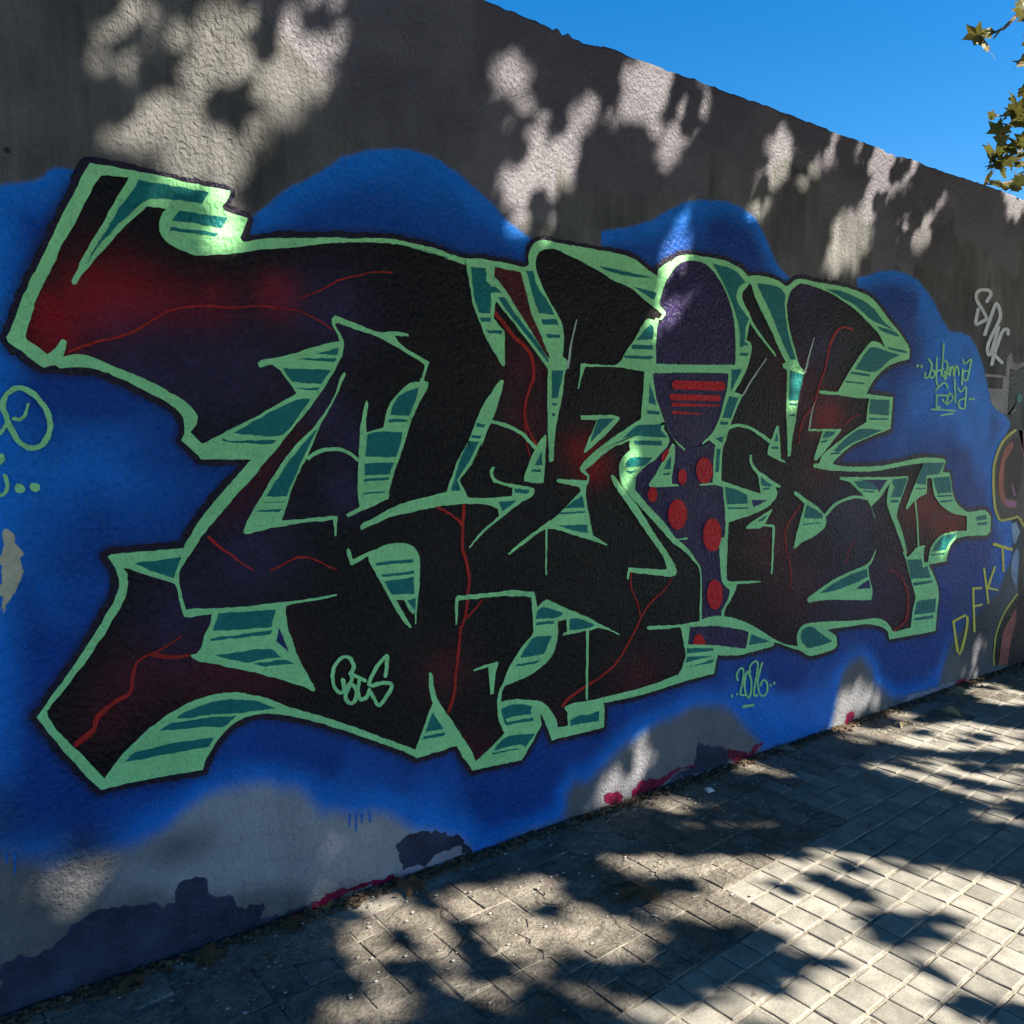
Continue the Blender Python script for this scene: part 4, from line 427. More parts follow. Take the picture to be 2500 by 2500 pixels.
# ------------------------------------------------------------------ materials
class NT:
    def __init__(s, name):
        s.m = bpy.data.materials.new(name); s.m.use_nodes = True; s.t = s.m.node_tree; s.b = s.t.nodes['Principled BSDF']
    def n(s, typ, **kw):
        q = s.t.nodes.new(typ)
        for k, v in kw.items():
            if k.startswith('i_'): q.inputs[k[2:].replace('_', ' ')].default_value = v
            else: setattr(q, k, v)
        return q
    def l(s, a, b): s.t.links.new(a, b)
    def pos(s, scale=(1, 1, 1), loc=(0, 0, 0)):
        g = s.n('ShaderNodeNewGeometry'); m = s.n('ShaderNodeMapping'); m.inputs['Scale'].default_value = scale; m.inputs['Location'].default_value = loc
        s.l(g.outputs['Position'], m.inputs['Vector']); return m.outputs[0]
    def noise(s, scale, detail=4, rough=.55, vec=None, dist=0.):
        q = s.n('ShaderNodeTexNoise'); q.inputs['Scale'].default_value = scale; q.inputs['Detail'].default_value = detail
        q.inputs['Roughness'].default_value = rough; q.inputs['Distortion'].default_value = dist
        s.l(vec if vec is not None else s.pos(), q.inputs['Vector']); return q.outputs['Fac']
    def ramp(s, fac, *stops):
        r = s.n('ShaderNodeValToRGB'); e = r.color_ramp.elements
        while len(e) < len(stops): e.new(.5)
        for q, (p, c) in zip(e, stops):
            q.position = p; q.color = (*c, 1) if not isinstance(c, (int, float)) else (c, c, c, 1)
        s.l(fac, r.inputs[0]); return r.outputs[0]
    def mix(s, fac, a, b, mode='MIX'):
        q = s.n('ShaderNodeMix', data_type='RGBA', blend_type=mode)
        for sock, v in ((q.inputs[0], fac), (q.inputs[6], a), (q.inputs[7], b)):
            if hasattr(v, 'links'): s.l(v, sock)
            elif isinstance(v, (int, float)): sock.default_value = v
            else: sock.default_value = (*v, 1)
        return q.outputs[2]
    def math(s, op, a, b=0.):
        q = s.n('ShaderNodeMath', operation=op)
        for sock, v in ((q.inputs[0], a), (q.inputs[1], b)):
            if hasattr(v, 'links'): s.l(v, sock)
            else: sock.default_value = v
        return q.outputs[0]
    def bump(s, h, strength, dist, prev=None):
        q = s.n('ShaderNodeBump'); q.inputs['Strength'].default_value = strength; q.inputs['Distance'].default_value = dist
        s.l(h, q.inputs['Height'])
        if prev is not None: s.l(prev, q.inputs['Normal'])
        return q.outputs[0]
    def out(s, col, rough=.6, nrm=None, spec=.5):
        if hasattr(col, 'links'): s.l(col, s.b.inputs['Base Color'])
        else: s.b.inputs['Base Color'].default_value = (*col, 1)
        if hasattr(rough, 'links'): s.l(rough, s.b.inputs['Roughness'])
        else: s.b.inputs['Roughness'].default_value = rough
        s.b.inputs['Specular IOR Level'].default_value = spec
        if nrm is not None: s.l(nrm, s.b.inputs['Normal'])
        return s.m
def plaster(nt, k=1.):
    a = nt.noise(68, 3, .55, nt.pos((1, 1, .8)), .5); b = nt.noise(150, 2, .5); c = nt.noise(3.2, 3, .5)
    mk = nt.noise(1.9, 3, .5); a = nt.math('MULTIPLY', a, nt.ramp(mk, (.35, .5), (.65, 1.))); n1 = nt.bump(a, 1. * k, .016); n2 = nt.bump(b, .3 * k, .004, n1); return nt.bump(c, .35, .05, n2)
def paint_mat(name, col, rough=.42, var=.16, spec=.2, k=1.):
    nt = NT(name); f = nt.noise(7, 4, .6); g = nt.noise(90, 3, .6)
    v = nt.ramp(f, (.3, 1 - var), (.7, 1 + var * .4)); w = nt.ramp(g, (.28, .78), (.46, 1.))
    c = nt.mix(1, nt.mix(1, col, v, 'MULTIPLY'), w, 'MULTIPLY')
    return nt.out(c, rough, plaster(nt, k), spec)
def wall_mat():
    nt = NT('painted_render')
    at = nt.n('ShaderNodeAttribute', attribute_name='paint'); ab = nt.n('ShaderNodeAttribute', attribute_name='bare')
    st = nt.noise(5, 6, .65, nt.pos((3.2, 1, .28)), .3); sp = nt.noise(1.7, 5, .6, nt.pos((1.3, 1, .8)))
    fine = nt.noise(85, 4, .7)
    d = nt.mix(1, nt.ramp(st, (.26, (.50, .50, .49)), (.52, (.80, .79, .77)), (.75, (1.02, 1, .98))), nt.ramp(sp, (.34, (.44, .45, .45)), (.62, (1, 1, 1))), 'MULTIPLY')
    g = nt.mix(1, at.outputs['Color'], d, 'MULTIPLY')
    col = nt.mix(ab.outputs['Fac'], at.outputs['Color'], g)
    v = nt.ramp(nt.noise(6, 5, .6), (.3, .8), (.7, 1.08)); col = nt.mix(1, col, v, 'MULTIPLY')
    col = nt.mix(1, col, nt.ramp(fine, (.27, .6), (.45, 1.)), 'MULTIPLY')
    pit = nt.n('ShaderNodeTexVoronoi'); pit.inputs['Scale'].default_value = 9; nt.l(nt.pos(), pit.inputs['Vector'])
    vr = nt.n('ShaderNodeSeparateColor'); nt.l(pit.outputs['Color'], vr.inputs[0])
    hole = nt.math('MULTIPLY', nt.math('LESS_THAN', pit.outputs['Distance'], nt.math('MULTIPLY', vr.outputs[0], .11)), nt.math('GREATER_THAN', vr.outputs[1], .72))
    hole = nt.math('MULTIPLY', hole, nt.math('MULTIPLY', ab.outputs['Fac'], .8)); col = nt.mix(hole, col, (.02, .02, .02))
    rough = nt.math('ADD', nt.math('MULTIPLY', ab.outputs['Fac'], .35), .45)
    return nt.out(col, rough, plaster(nt, 1.), .2)
MINT = (.34, .84, .365)
MATS = {'g': paint_mat('mint_paint', MINT), 'p': paint_mat('pale_mint_paint', (.50, .62, .52)), 't': paint_mat('teal_paint', (.003, .19, .18)),
 'n': paint_mat('navy_paint', (.012, .025, .14)), 'k': paint_mat('black_paint', (.010, .010, .012), .36), 'v': paint_mat('violet_paint', (.027, .016, .080), .34, .3),
 'w': paint_mat('violet_paint_dark', (.027, .016, .080), .34, .3), 'q': paint_mat('maroon_paint', (.10, .010, .016), .4, .5), 'r': paint_mat('red_paint', (.62, .004, .014), .4),
 'x': paint_mat('red_line_paint', (.48, .022, .016), .45, .45), 'z': paint_mat('blue_drip_paint', (.001, .16, .62)), 'j': paint_mat('pink_paint', (.42, .16, .30), .5, .4), 'f': paint_mat('dark_brown_paint', (.055, .026, .026), .5, .5), 'y': paint_mat('yellow_paint', (.80, .72, .10)), 'o': paint_mat('ochre_paint', (.62, .56, .10)),
 'b': paint_mat('brown_red_paint', (.48, .13, .10), .5, .5), 'u': paint_mat('pale_blue_paint', (.30, .42, .62), .5, .4), 'e': paint_mat('pale_grey_paint', (.34, .33, .335), .6, .35),
 '4': paint_mat('silver_paint', (.72, .75, .80)), 'l': paint_mat('slate_primer', (.040, .052, .105), .6, .6), 'h': paint_mat('white_primer', (.36, .34, .43), .7, .3),
 'm': paint_mat('magenta_paint', (.20, .006, .05), .5, .7), 'c': paint_mat('beige_scuff', (.62, .58, .42), .8, .3), 'd': paint_mat('outline_paint', (.016, .012, .032), .38, .3)}
for k_ in '1235': MATS[k_] = MATS['g']
# ------------------------------------------------------------------ wall
H = 3.055
def ztop(x): return .012 * (vnoise(x * 1.3, 3) - .5) + .006 * (vnoise(x * 7, 4) - .5) + .007 * (vnoise(x * 31, 5) - .5) - .02 * (vnoise(x * 4, 9) > .88) * vnoise(x * 40, 6)
xs = np.concatenate([np.arange(-9, -.1, .3), np.arange(-.1, 3.2, .0085), np.arange(3.2, 6.7, .013), np.arange(6.7, 8.2, .02), np.arange(8.2, 20.1, .35)])
zs = np.concatenate([np.arange(-.04, 3.04, .0095), [3.045, H]])
X, Z = np.meshgrid(xs, zs); nx, nz = len(xs), len(zs)
sil, blue = poly(SIL), poly(BLUE)
c = np.zeros(X.shape + (3,)); c[:] = (.21, .21, .213); bare = np.ones(X.shape)
def over(col, m, b=0.):
    global c, bare
    m = np.clip(m, 0, 1); c = c * (1 - m[..., None]) + np.asarray(col) * m[..., None]; bare = bare * (1 - m) + b * m
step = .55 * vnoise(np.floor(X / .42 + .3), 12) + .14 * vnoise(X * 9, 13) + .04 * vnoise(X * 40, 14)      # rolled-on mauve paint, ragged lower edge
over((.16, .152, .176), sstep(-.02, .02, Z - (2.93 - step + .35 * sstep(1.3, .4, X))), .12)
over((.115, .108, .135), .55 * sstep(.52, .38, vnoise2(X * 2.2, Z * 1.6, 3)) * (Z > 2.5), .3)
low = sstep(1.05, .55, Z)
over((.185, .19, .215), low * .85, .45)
over((.36, .375, .44), sstep(.05, -.05, sdf(np.array([[.36, .25], [1.5, -.1], [1.7, .4], [1.5, .75], [1., .9], [.55, .75], [.40, .55]]), X, Z) + .05 * (vnoise2(X * 9, Z * 5, 77) - .5)) * .92, .12)
over((.24, .24, .27), sstep(.04, -.04, sdf(np.array([[2.1, -.1], [3.5, -.1], [3.3, .5], [2.8, .75], [2.3, .5]]), X, Z)) * .7, .4)
sb = sdf(blue, X, Z) + .02 * (vnoise2(X * 14, Z * 14, 5) - .5) * low + .006 * (vnoise2(X * 60, Z * 60, 6) - .5)
sb = np.where(X < 0, np.maximum(.62 - Z, Z - 2.1), sb); sb = np.where(X > 6.4, 1., sb)
fg = np.array([[6.05, -.1], [7.5, -.1], [7.55, .5], [7.3, 1.1], [7.45, 1.6], [7.1, 2.0], [6.5, 1.95], [6.2, 1.6], [6.25, 1.0], [6.05, .5]]); sf = sdf(fg, X, Z)
over((.035, .02, .022), sstep(.01, -.01, sf)); over((.62, .56, .10), sstep(.012, .006, np.abs(sf - .02)) * (X > 6.3)); over((.36, .10, .08), .9 * sstep(.25, .75, vnoise2(X * 4, Z * 3, 61)) * sstep(-.04, -.12, sf))
sof = .006 + .032 * low
over((.001, .20, .78), sstep(sof, -sof, sb), 0.)
for gx, gz, rx, rz, st in [(.30, .42, .10, .13, .85), (.13, .55, .12, .12, .7), (.55, .33, .10, .06, .6), (2.35, .60, .12, .10, .5), (4.05, .55, .16, .16, .7), (5.1, .55, .35, .3, .75), (5.5, .35, .3, .35, .8), (5.35, .9, .25, .2, .5)]:
    over((.022, .026, .036), st * np.exp(-((X - gx) / rx) ** 2 - ((Z - gz) / rz) ** 2), .1)  # soft dark spray spots, some of the darkness is shadow painted in
ss = sdf(sil, X, Z)
n1 = vnoise2(X * 2.3 + 3, Z * 2.3, 8); n2 = vnoise2(X * 6, Z * 6, 9)
navy = sstep(.34, .03, ss) * .8 + .7 * sstep(.50, .74, n1 * .75 + n2 * .25)
over((.001, .042, .28), np.clip(navy, 0, .93) * (bare < .5) * sstep(0, -.12, sb), 0.)
over((.010, .010, .022), .6 * sstep(.045, .01, ss) * sstep(.02, -.02, sb), 0.)
ink = sstep(.006, -.006, ss)
over((.0050, .0045, .0068), ink)
GC = [(.30, .001, .006), (.085, .006, .018), (.036, .024, .078)]
for gx, gz, rx, rz, kk, st in GLOW:
    r2 = ((X - gx) / rx) ** 2 + ((Z - gz) / rz) ** 2
    over(GC[kk], st * np.exp(-r2 * 1.1) * ink * (.75 + .5 * vnoise2(X * 30, Z * 30, 21)))
wv = np.stack([X, np.zeros_like(X), Z + sstep(2.8, H, Z) * ztop(X)], -1).reshape(-1, 3)
idx = np.arange(nx * nz).reshape(nz, nx)
F = np.stack([idx[:-1, :-1], idx[:-1, 1:], idx[1:, 1:], idx[1:, :-1]], -1).reshape(-1, 4)
# coping (worn top) and back
top = wv[idx[-1]]; mid = top + np.array([0, .09, .012]) + np.stack([0 * xs, 0 * xs, .03 * (vnoise(xs * 11, 31) - .5)], -1); bk = top + np.array([0, .22, -.004]); bot = bk * np.array([1, 1, 0]) + np.array([0, 0, -.1])
base = nx * nz; ev = np.concatenate([wv, mid, bk, bot])
rows = [idx[-1], base + np.arange(nx), base + nx + np.arange(nx), base + 2 * nx + np.arange(nx)]
EF = [np.stack([a[:-1], a[1:], b[1:], b[:-1]], -1) for a, b in zip(rows, rows[1:])]
me = fastmesh('wall', ev, np.concatenate([F] + EF))
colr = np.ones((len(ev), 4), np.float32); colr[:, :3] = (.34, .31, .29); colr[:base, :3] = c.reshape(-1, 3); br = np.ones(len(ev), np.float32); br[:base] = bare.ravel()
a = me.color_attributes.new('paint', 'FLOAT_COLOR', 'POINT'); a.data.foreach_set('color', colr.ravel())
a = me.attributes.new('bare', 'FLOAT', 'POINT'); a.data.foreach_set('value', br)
wall = tag(link('wall', me, wall_mat()), 'long grey rendered wall sprayed with a blue, black and mint green graffiti piece', 'wall')
# ---- sprayed shapes: thin coats of paint on the wall
def smooth_edge(p):
    out = []; n = len(p)
    for i in range(n):
        p0, p1, p2, p3 = p[i - 1], p[i], p[(i + 1) % n], p[(i + 2) % n]
        def corner(a, b, c_):
            u, v = b - a, c_ - b; return (u @ v) < .72 * np.linalg.norm(u) * np.linalg.norm(v) + 1e-9
        k1, k2 = corner(p0, p1, p2), corner(p1, p2, p3); L = np.linalg.norm(p2 - p1)
        m1 = (p2 - p1) if k1 else .5 * (p2 - p0); m2 = (p2 - p1) if k2 else .5 * (p3 - p1)
        l1 = np.linalg.norm(m1) + 1e-9; l2 = np.linalg.norm(m2) + 1e-9; m1 = m1 * min(1, 1.2 * L / l1); m2 = m2 * min(1, 1.2 * L / l2)
        ns = max(1, min(24, int(L / .011)))
        for t in np.arange(ns) / ns:
            h = (2*t**3-3*t*t+1)*p1 + (t**3-2*t*t+t)*m1 + (-2*t**3+3*t*t)*p2 + (t**3-t*t)*m2
            out.append(h)
    q = np.array(out); q[:, 0] += .0042 * (vnoise2(q[:, 0] * 70, q[:, 1] * 70, 1) - .5); q[:, 1] += .0042 * (vnoise2(q[:, 0] * 70, q[:, 1] * 70, 2) - .5)
    return q
LAYER = {'z': .9, 'j': 1.9, 'f': 1.4, 'l': .4, 'h': .8, 'm': 1.2, 'c': .5, 'd': .6, 'v': 1.0, 'x': 1.6, 'k': 1.1, 'b': 1.8, 'u': 1.8, 'e': .9, 'g': 2.2, 'p': 3.0, 't': 3.6, 'n': 3.6, 'w': 3.6, 'q': 3.6, 'r': 4.2, 'y': 2.6, 'o': 2.6}
geo = {}
def addface(key, pts2, strip=False):
    V, Fc, cnt = geo.setdefault(key, ([], [], [0])); i0 = len(V); cnt[0] += 1
    y = -(LAYER.get(key, 4.6) + (cnt[0] % 6) * .05) / 1000
    n = len(pts2); V.extend((p[0], y - (.0003 * i / n if strip else 0.), p[1]) for i, p in enumerate(pts2))
    if not strip: Fc.append([i0 + i for i in range(n)])
    else:
        Fc.append([i0, i0 + 1, i0 + 2])
        for i in range(1, n - 3, 2): Fc.append([i0 + i, i0 + i + 2, i0 + i + 3, i0 + i + 1])
        Fc.append([i0 + n - 3, i0 + n - 2, i0 + n - 1])
for ln in PAINT.strip().splitlines():
    k_, d = ln.split(':'); p = poly(d); st = k_.endswith('~'); k_ = k_.rstrip('~')
    if st:
        p[:, 0] += .004 * (vnoise2(p[:, 0] * 80, p[:, 1] * 80, 1) - .5); p[:, 1] += .004 * (vnoise2(p[:, 0] * 80, p[:, 1] * 80, 2) - .5); addface(k_, p, True)
    else:
        p = smooth_edge(p)
        if k_ in 'lhmc': p = p + .022 * np.stack([vnoise2(p[:, 0] * 60, p[:, 1] * 60, 51) - .5, vnoise2(p[:, 0] * 60, p[:, 1] * 60, 52) - .5], -1)
        addface(k_, p)
# dark outline band just outside the letters
q = smooth_edge(sil); e = np.roll(q, -1, 0) - np.roll(q, 1, 0); e /= np.linalg.norm(e, axis=1)[:, None] + 1e-9
area = .5 * np.sum(sil[:, 0] * np.roll(sil[:, 1], -1) - np.roll(sil[:, 0], -1) * sil[:, 1]); sgn = 1 if area > 0 else -1
nr = np.stack([e[:, 1], -e[:, 0]], -1) * sgn
wd = (.015 + .006 * vnoise(np.arange(len(q)) * .05, 4))[:, None] * (1 + .25 * sstep(2.5, 5, q[:, :1])); band = q + nr * wd
band[:, 0] += .010 * (vnoise2(band[:, 0] * 90, band[:, 1] * 90, 1) - .5); band[:, 1] += .010 * (vnoise2(band[:, 0] * 90, band[:, 1] * 90, 2) - .5)
inn = q - nr * .012; V = []; Fc = []; n = len(q)
for i in range(n):
    y = -(.6 + .03 * (i % 9)) / 1000; V += [(inn[i, 0], y, inn[i, 1]), (band[i, 0], y, band[i, 1])]
Fc = [[2 * i, 2 * i + 1, 2 * ((i + 1) % n) + 1, 2 * ((i + 1) % n)] for i in range(n)]
link('letter_shadow', mesh('letter_shadow', V, Fc), MATS['d'], wall)
NAMES = {'z': 'paint_drip', 'j': 'pink_shape', 'f': 'dark_brown_shape', 'g': 'letter_outline', 'p': 'thin_line', 't': 'shade_band', 'n': 'navy_chip', 'k': 'black_shape', 'v': 'violet_figure', 'w': 'violet_foot', 'q': 'maroon_stripe', 'r': 'red_spots', 'x': 'red_vein',
 '1': 'signature', '2': 'painted_date', '3': 'dedication', '4': 'silver_tag', '5': 'mint_tag', 'y': 'yellow_letters', 'o': 'yellow_outline', 'b': 'brown_figure', 'u': 'blue_sleeve', 'e': 'grey_shape', 'l': 'slate_primer', 'h': 'white_primer', 'm': 'magenta_paint', 'c': 'beige_scuff'}
for k_, (V, Fc, _) in geo.items(): link(NAMES[k_], mesh(NAMES[k_], V, Fc), MATS[k_], wall)
# ------------------------------------------------------------------ ground and paving
def ground_mat(name, ca, cb, rough=.9):
    nt = NT(name); f = nt.noise(2, 6, .6); g = nt.noise(60, 4, .7)
    col = nt.mix(1, nt.ramp(f, (.3, ca), (.7, cb)), nt.ramp(g, (.25, .6), (.6, 1.05)), 'MULTIPLY')
    return nt.out(col, rough, nt.bump(g, .5, .006), .3)
def box(name, x0, x1, y0, y1, z0, z1, mat, parent=None):
    v = [(x, y, z) for z in (z0, z1) for y in (y0, y1) for x in (x0, x1)]
    f = [(0, 2, 3, 1), (4, 5, 7, 6), (0, 1, 5, 4), (2, 6, 7, 3), (0, 4, 6, 2), (1, 3, 7, 5)]
    return link(name, mesh(name, v, f), mat, parent)
tag(link('ground', mesh('ground', [(-600, -600, -.16), (600, -600, -.16), (600, 600, -.16), (-600, 600, -.16)], [(0, 1, 2, 3)]), ground_mat('earth', (.10, .085, .06), (.17, .15, .11))), kind='structure')
road = box('road', -40, 60, -17, -8.4, -.3, -.13, ground_mat('asphalt', (.045, .045, .047), (.065, .064, .062))); tag(road, kind='structure')
kerb = box('kerb', -40, 60, -8.4, -8.2, -.3, .0, ground_mat('granite', (.26, .25, .24), (.36, .35, .33))); tag(kerb, kind='structure')
def joint_mat():
    nt = NT('mortar_joints'); f = nt.noise(3, 5, .6); g = nt.noise(140, 3, .6)
    col = nt.mix(1, nt.ramp(f, (.30, (.13, .112, .09)), (.55, (.34, .315, .27))), nt.ramp(g, (.25, .5), (.6, 1.05)), 'MULTIPLY')
    return nt.out(col, .95, nt.bump(g, .6, .004), .2)
pave = box('pavement', -30, 40, -8.2, .1, -.3, -.005, joint_mat()); tag(pave, kind='structure')
TH = RAD(3.2); O = np.array([2.655, -1.256]); EX = np.array([math.cos(TH), math.sin(TH)]); EY = np.array([math.sin(TH), -math.cos(TH)])
PU, PV = .1025, .1045
def tile_mat():
    nt = NT('panot_tile'); oi = nt.n('ShaderNodeObjectInfo')
    f = nt.noise(9, 5, .65); g = nt.noise(120, 4, .7); s = nt.noise(23, 2, .4, nt.pos((1, 1, 1), (4, 2, 0)))
    col = nt.mix(nt.ramp(oi.outputs['Random'], (0, 0.), (1, 1.)), (.235, .225, .20), (.335, .32, .285))
    col = nt.mix(1, col, nt.ramp(f, (.28, .55), (.62, 1.06)), 'MULTIPLY'); col = nt.mix(1, col, nt.ramp(g, (.25, .6), (.5, 1.)), 'MULTIPLY')
    col = nt.mix(nt.ramp(s, (.70, 0.), (.74, .75)), col, (.10, .085, .07))
    return nt.out(col, .75, nt.bump(g, .35, .003), .35)
def slab_mat():
    nt = NT('worn_mortar_slab'); oi = nt.n('ShaderNodeObjectInfo')
    f = nt.noise(3.1, 6, .65); g = nt.noise(95, 5, .75); h = nt.noise(16, 5, .7, None, .6); pk = nt.noise(5.2, 3, .5, nt.pos((1, 1, 1), (9, 3, 0)))
    col = nt.mix(oi.outputs['Random'], (.20, .18, .152), (.31, .28, .238))
    col = nt.mix(1, col, nt.ramp(f, (.3, .5), (.66, 1.1)), 'MULTIPLY'); col = nt.mix(1, col, nt.ramp(h, (.3, .5), (.56, 1.)), 'MULTIPLY')
    col = nt.mix(nt.ramp(pk, (.62, 0.), (.74, .45)), col, (.30, .18, .185)); col = nt.mix(1, col, nt.ramp(g, (.34, .35), (.54, 1.)), 'MULTIPLY')
    col = nt.mix(nt.ramp(nt.noise(46, 2, .4), (.73, 0.), (.76, .8)), col, (.45, .44, .41))
    n = nt.bump(h, .8, .02); return nt.out(col, .85, nt.bump(g, .6, .005, n), .3)
def tile_mesh(name, lu, lv, h, bev, wob=0., sd_=0):
    r = random.Random(sd_); v = []
    for z, k in ((-h, 0.), (-bev, 0.), (0, bev)):
        for sx, sy in ((-1, -1), (0, -1.0), (1, -1), (1, 0), (1, 1), (0, 1), (-1, 1), (-1, 0)):
            v.append((sx * (lu / 2 - k) + r.uniform(-wob, wob), sy * (lv / 2 - k) + r.uniform(-wob, wob), z + (r.uniform(-wob, wob) * .35 if z == 0 else 0)))
    f = [list(range(16, 24))]
    for a in (0, 8):
        for i in range(8): j = (i + 1) % 8; f.append([a + i, a + j, a + 8 + j, a + 8 + i])
    return mesh(name, v, f)
TM = [tile_mesh('tile', PU - .0055 - .001 * i, PV - .0125 + .001 * (i % 3), .012, .0022, .0012, i) for i in range(6)]
SM = [tile_mesh('slab', .2035 - .001 * i, .2065 - .001 * (i % 4), .016, .004, .0035, 40 + i) for i in range(8)]
tm_, sm_ = tile_mat(), slab_mat()
for m in TM: m.materials.append(tm_)
for m in SM: m.materials.append(sm_)
def is_pad(u, v):                                   # u along the wall in tiles, v away from it; the corner by the wall is patched with mortar
    x, y = O + EX * u * PU + EY * v * PV
    return (y < -.93) or (y < -.26 - .03 * ((u * 7) % 3) and x > 2.93) or (y < -.72 and x > 2.2)
def inview(x, y):
    d = Vector((x, y, 0)) - CAM; w = d.dot(fwd)
    if w < .3: return None
    return 1250 + 2000 * d.dot(rt) / w, 1250 - 2000 * d.dot(upv) / w, w
cand = []
for iu in range(-34, 64):
    for iv in range(-14, 4):
        if not is_pad(iu, iv): continue
        x, y = O + EX * iu * PU + EY * iv * PV
        if y > -.05: continue
        s = inview(x, y); vis = s is not None and -80 < s[0] < 2580 and s[1] < 2600
        cand.append((0 if vis else 1, s[2] if s else 9, iu, iv, x, y))
cand.sort(); rest = []
def tile_at(i, me_, name, x, y, wob=.0022):
    o = bpy.data.objects.new(name, me_); COL.objects.link(o); o.parent = pave; r = random.Random(i * 31 + 5)
    o.location = (x, y, r.uniform(-wob, wob * .5)); o.rotation_euler = (r.uniform(-.022, .022), r.uniform(-.022, .022), TH + r.uniform(-.012, .012)); return o
for i, (nv, w, iu, iv, x, y) in enumerate(cand):
    if i < 300: tile_at(i, TM[(iu * 5 + iv * 3) % 6], 'tile', x, y)
    else: rest.append((x, y, (iu * 5 + iv * 3) % 6))
V = []; Fc = []
for x, y, k_ in rest:
    i0 = len(V); ct, sn = math.cos(TH), math.sin(TH); dz = random.uniform(-.002, .001)
    V += [(x + p.co.x * ct - p.co.y * sn, y + p.co.x * sn + p.co.y * ct, p.co.z + dz) for p in TM[k_].vertices]
    Fc += [[i0 + j for j in p.vertices] for p in TM[k_].polygons]
o = link('outlying_tiles', mesh('outlying_tiles', V, Fc), None, pave); o.data.materials.append(tm_); tag(o, kind='stuff')
ns = 0
for iu in range(-17, 31):
    for iv in range(-6, 0):
        u, v = iu * 2 + .5, iv * 2 - .5
        x, y = O + EX * u * PU + EY * v * PV
        if any(is_pad(u + a_, v + b_) for a_ in (-.5, .5) for b_ in (-.5, .5)) or y > -.06: continue
        if not -.5 < x < 6.6: continue
        if (iu * 7 + iv * 13) % 5 < 2: tile_at(9000 + ns, SM[(iu * 3 + iv) % 8], 'slab', x, y, .0015); ns += 1
        else:
            for a_ in (-.5, .5):
                for b_ in (-.5, .5):
                    q = O + EX * (u + a_) * PU + EY * (v + b_) * PV
                    o = tile_at(9000 + ns, SM[(ns * 3 + iv) % 8], 'slab', q[0], q[1], .0022); o.scale = (.495, .49, 1); ns += 1
# single pads squeezed between slabs and pads
for iu in range(-34, 62):
    for iv in range(-13, 0):
        if is_pad(iu, iv): continue
        su, sv = math.floor(iu / 2) * 2 + .5, math.floor((iv + 1) / 2) * 2 - .5
        x, y = O + EX * iu * PU + EY * iv * PV
        if any(is_pad(su + a_, sv + b_) for a_ in (-.5, .5) for b_ in (-.5, .5)) and y < -.05 and -1 < x < 7:
            o = tile_at(20000 + ns, SM[ns % 8], 'slab', x, y, .0015); o.scale = (.5, .5, 1); ns += 1
# sandstone band beyond the tiles
def stone_mat():
    nt = NT('sandstone'); f = nt.noise(6, 6, .65); g = nt.noise(110, 4, .7)
    col = nt.mix(1, nt.ramp(f, (.3, (.32, .235, .165)), (.7, (.42, .33, .25))), nt.ramp(g, (.28, .7), (.55, 1.03)), 'MULTIPLY')
    return nt.out(col, .8, nt.bump(g, .5, .004), .3)
st_ = stone_mat(); BM = [tile_mesh('stone', .595, .395, .02, .005, .004, 70 + i) for i in range(3)]
for m in BM: m.materials.append(st_)
for iu in range(-9, 14):
    for r_ in range(3):
        p = O + EX * (iu * .606 - .25) + EY * (.3915 + .195 + r_ * .406)
        tile_at(30000 + iu * 5 + r_, BM[(iu + r_) % 3], 'paving_stone', p[0], p[1], .003)
# cracks and mortar chips lying over the slabs
def ribbon(p, w, z):
    p = np.asarray(p, float); d = np.gradient(p, axis=0); d /= np.linalg.norm(d, axis=1)[:, None]; nrm = np.stack([-d[:, 1], d[:, 0]], -1)
    V = []; n = len(p)
    for i in range(n):
        ww = w * (.35 + .65 * math.sin(math.pi * (i + .3) / (n + .2))) * random.uniform(.6, 1.3)
        V += [(*(p[i] + nrm[i] * ww), z), (*(p[i] - nrm[i] * ww), z)]
    return V, [[2 * i, 2 * i + 1, 2 * i + 3, 2 * i + 2] for i in range(n - 1)]
ckm = paint_mat('crack_dirt', (.028, .022, .017), .95); V = []; Fc = []
for k_ in range(16):
    x, y = random.uniform(.4, 3.1), random.uniform(-.92, -.08); a0 = random.choice([TH, TH + 1.57, random.uniform(0, 3)]); p = [(x, y)]
    for i in range(random.randint(5, 12)):
        a0 += random.uniform(-.4, .4); x += .018 * math.cos(a0); y += .018 * math.sin(a0)
        if y > -.03: break
        p.append((x, y))
    if len(p) < 4: continue
    v, f = ribbon(p, random.uniform(.0008, .002), .0055 + k_ * .00002); i0 = len(V); V += v; Fc += [[i0 + j for j in q] for q in f]
o = link('cracks', mesh('cracks', V, Fc), ckm, pave); tag(o, kind='stuff')
# mortar smeared over the joints near the wall
V = []; Fc = []
for k_ in range(12):
    cx_, cy_ = random.uniform(-.2, 3.0), random.uniform(-.8, -.06)
    if random.random() < .25: cx_, cy_ = random.uniform(3, 6.2), random.uniform(-.4, -.05)
    r0 = random.uniform(.05, .19); n = 40; i0 = len(V); ph = random.uniform(0, 50)
    for j in range(n):
        a_ = 6.283 * j / n; r = r0 * (.55 + .5 * vnoise(np.array([ph + 3 * math.cos(a_)]), k_)[0] + .35 * vnoise(np.array([ph + 9 * math.sin(a_)]), k_ + 3)[0])
        V.append((cx_ + 1.3 * r * math.cos(a_), min(cy_ + r * math.sin(a_), -.012), .0017 + k_ * .00002))
    V.append((cx_, cy_, .0032 + k_ * .00002)); Fc += [[i0 + j, i0 + (j + 1) % n, i0 + n] for j in range(n)]
o = link('mortar_smears', mesh('mortar_smears', V, Fc), sm_, pave); tag(o, kind='stuff')
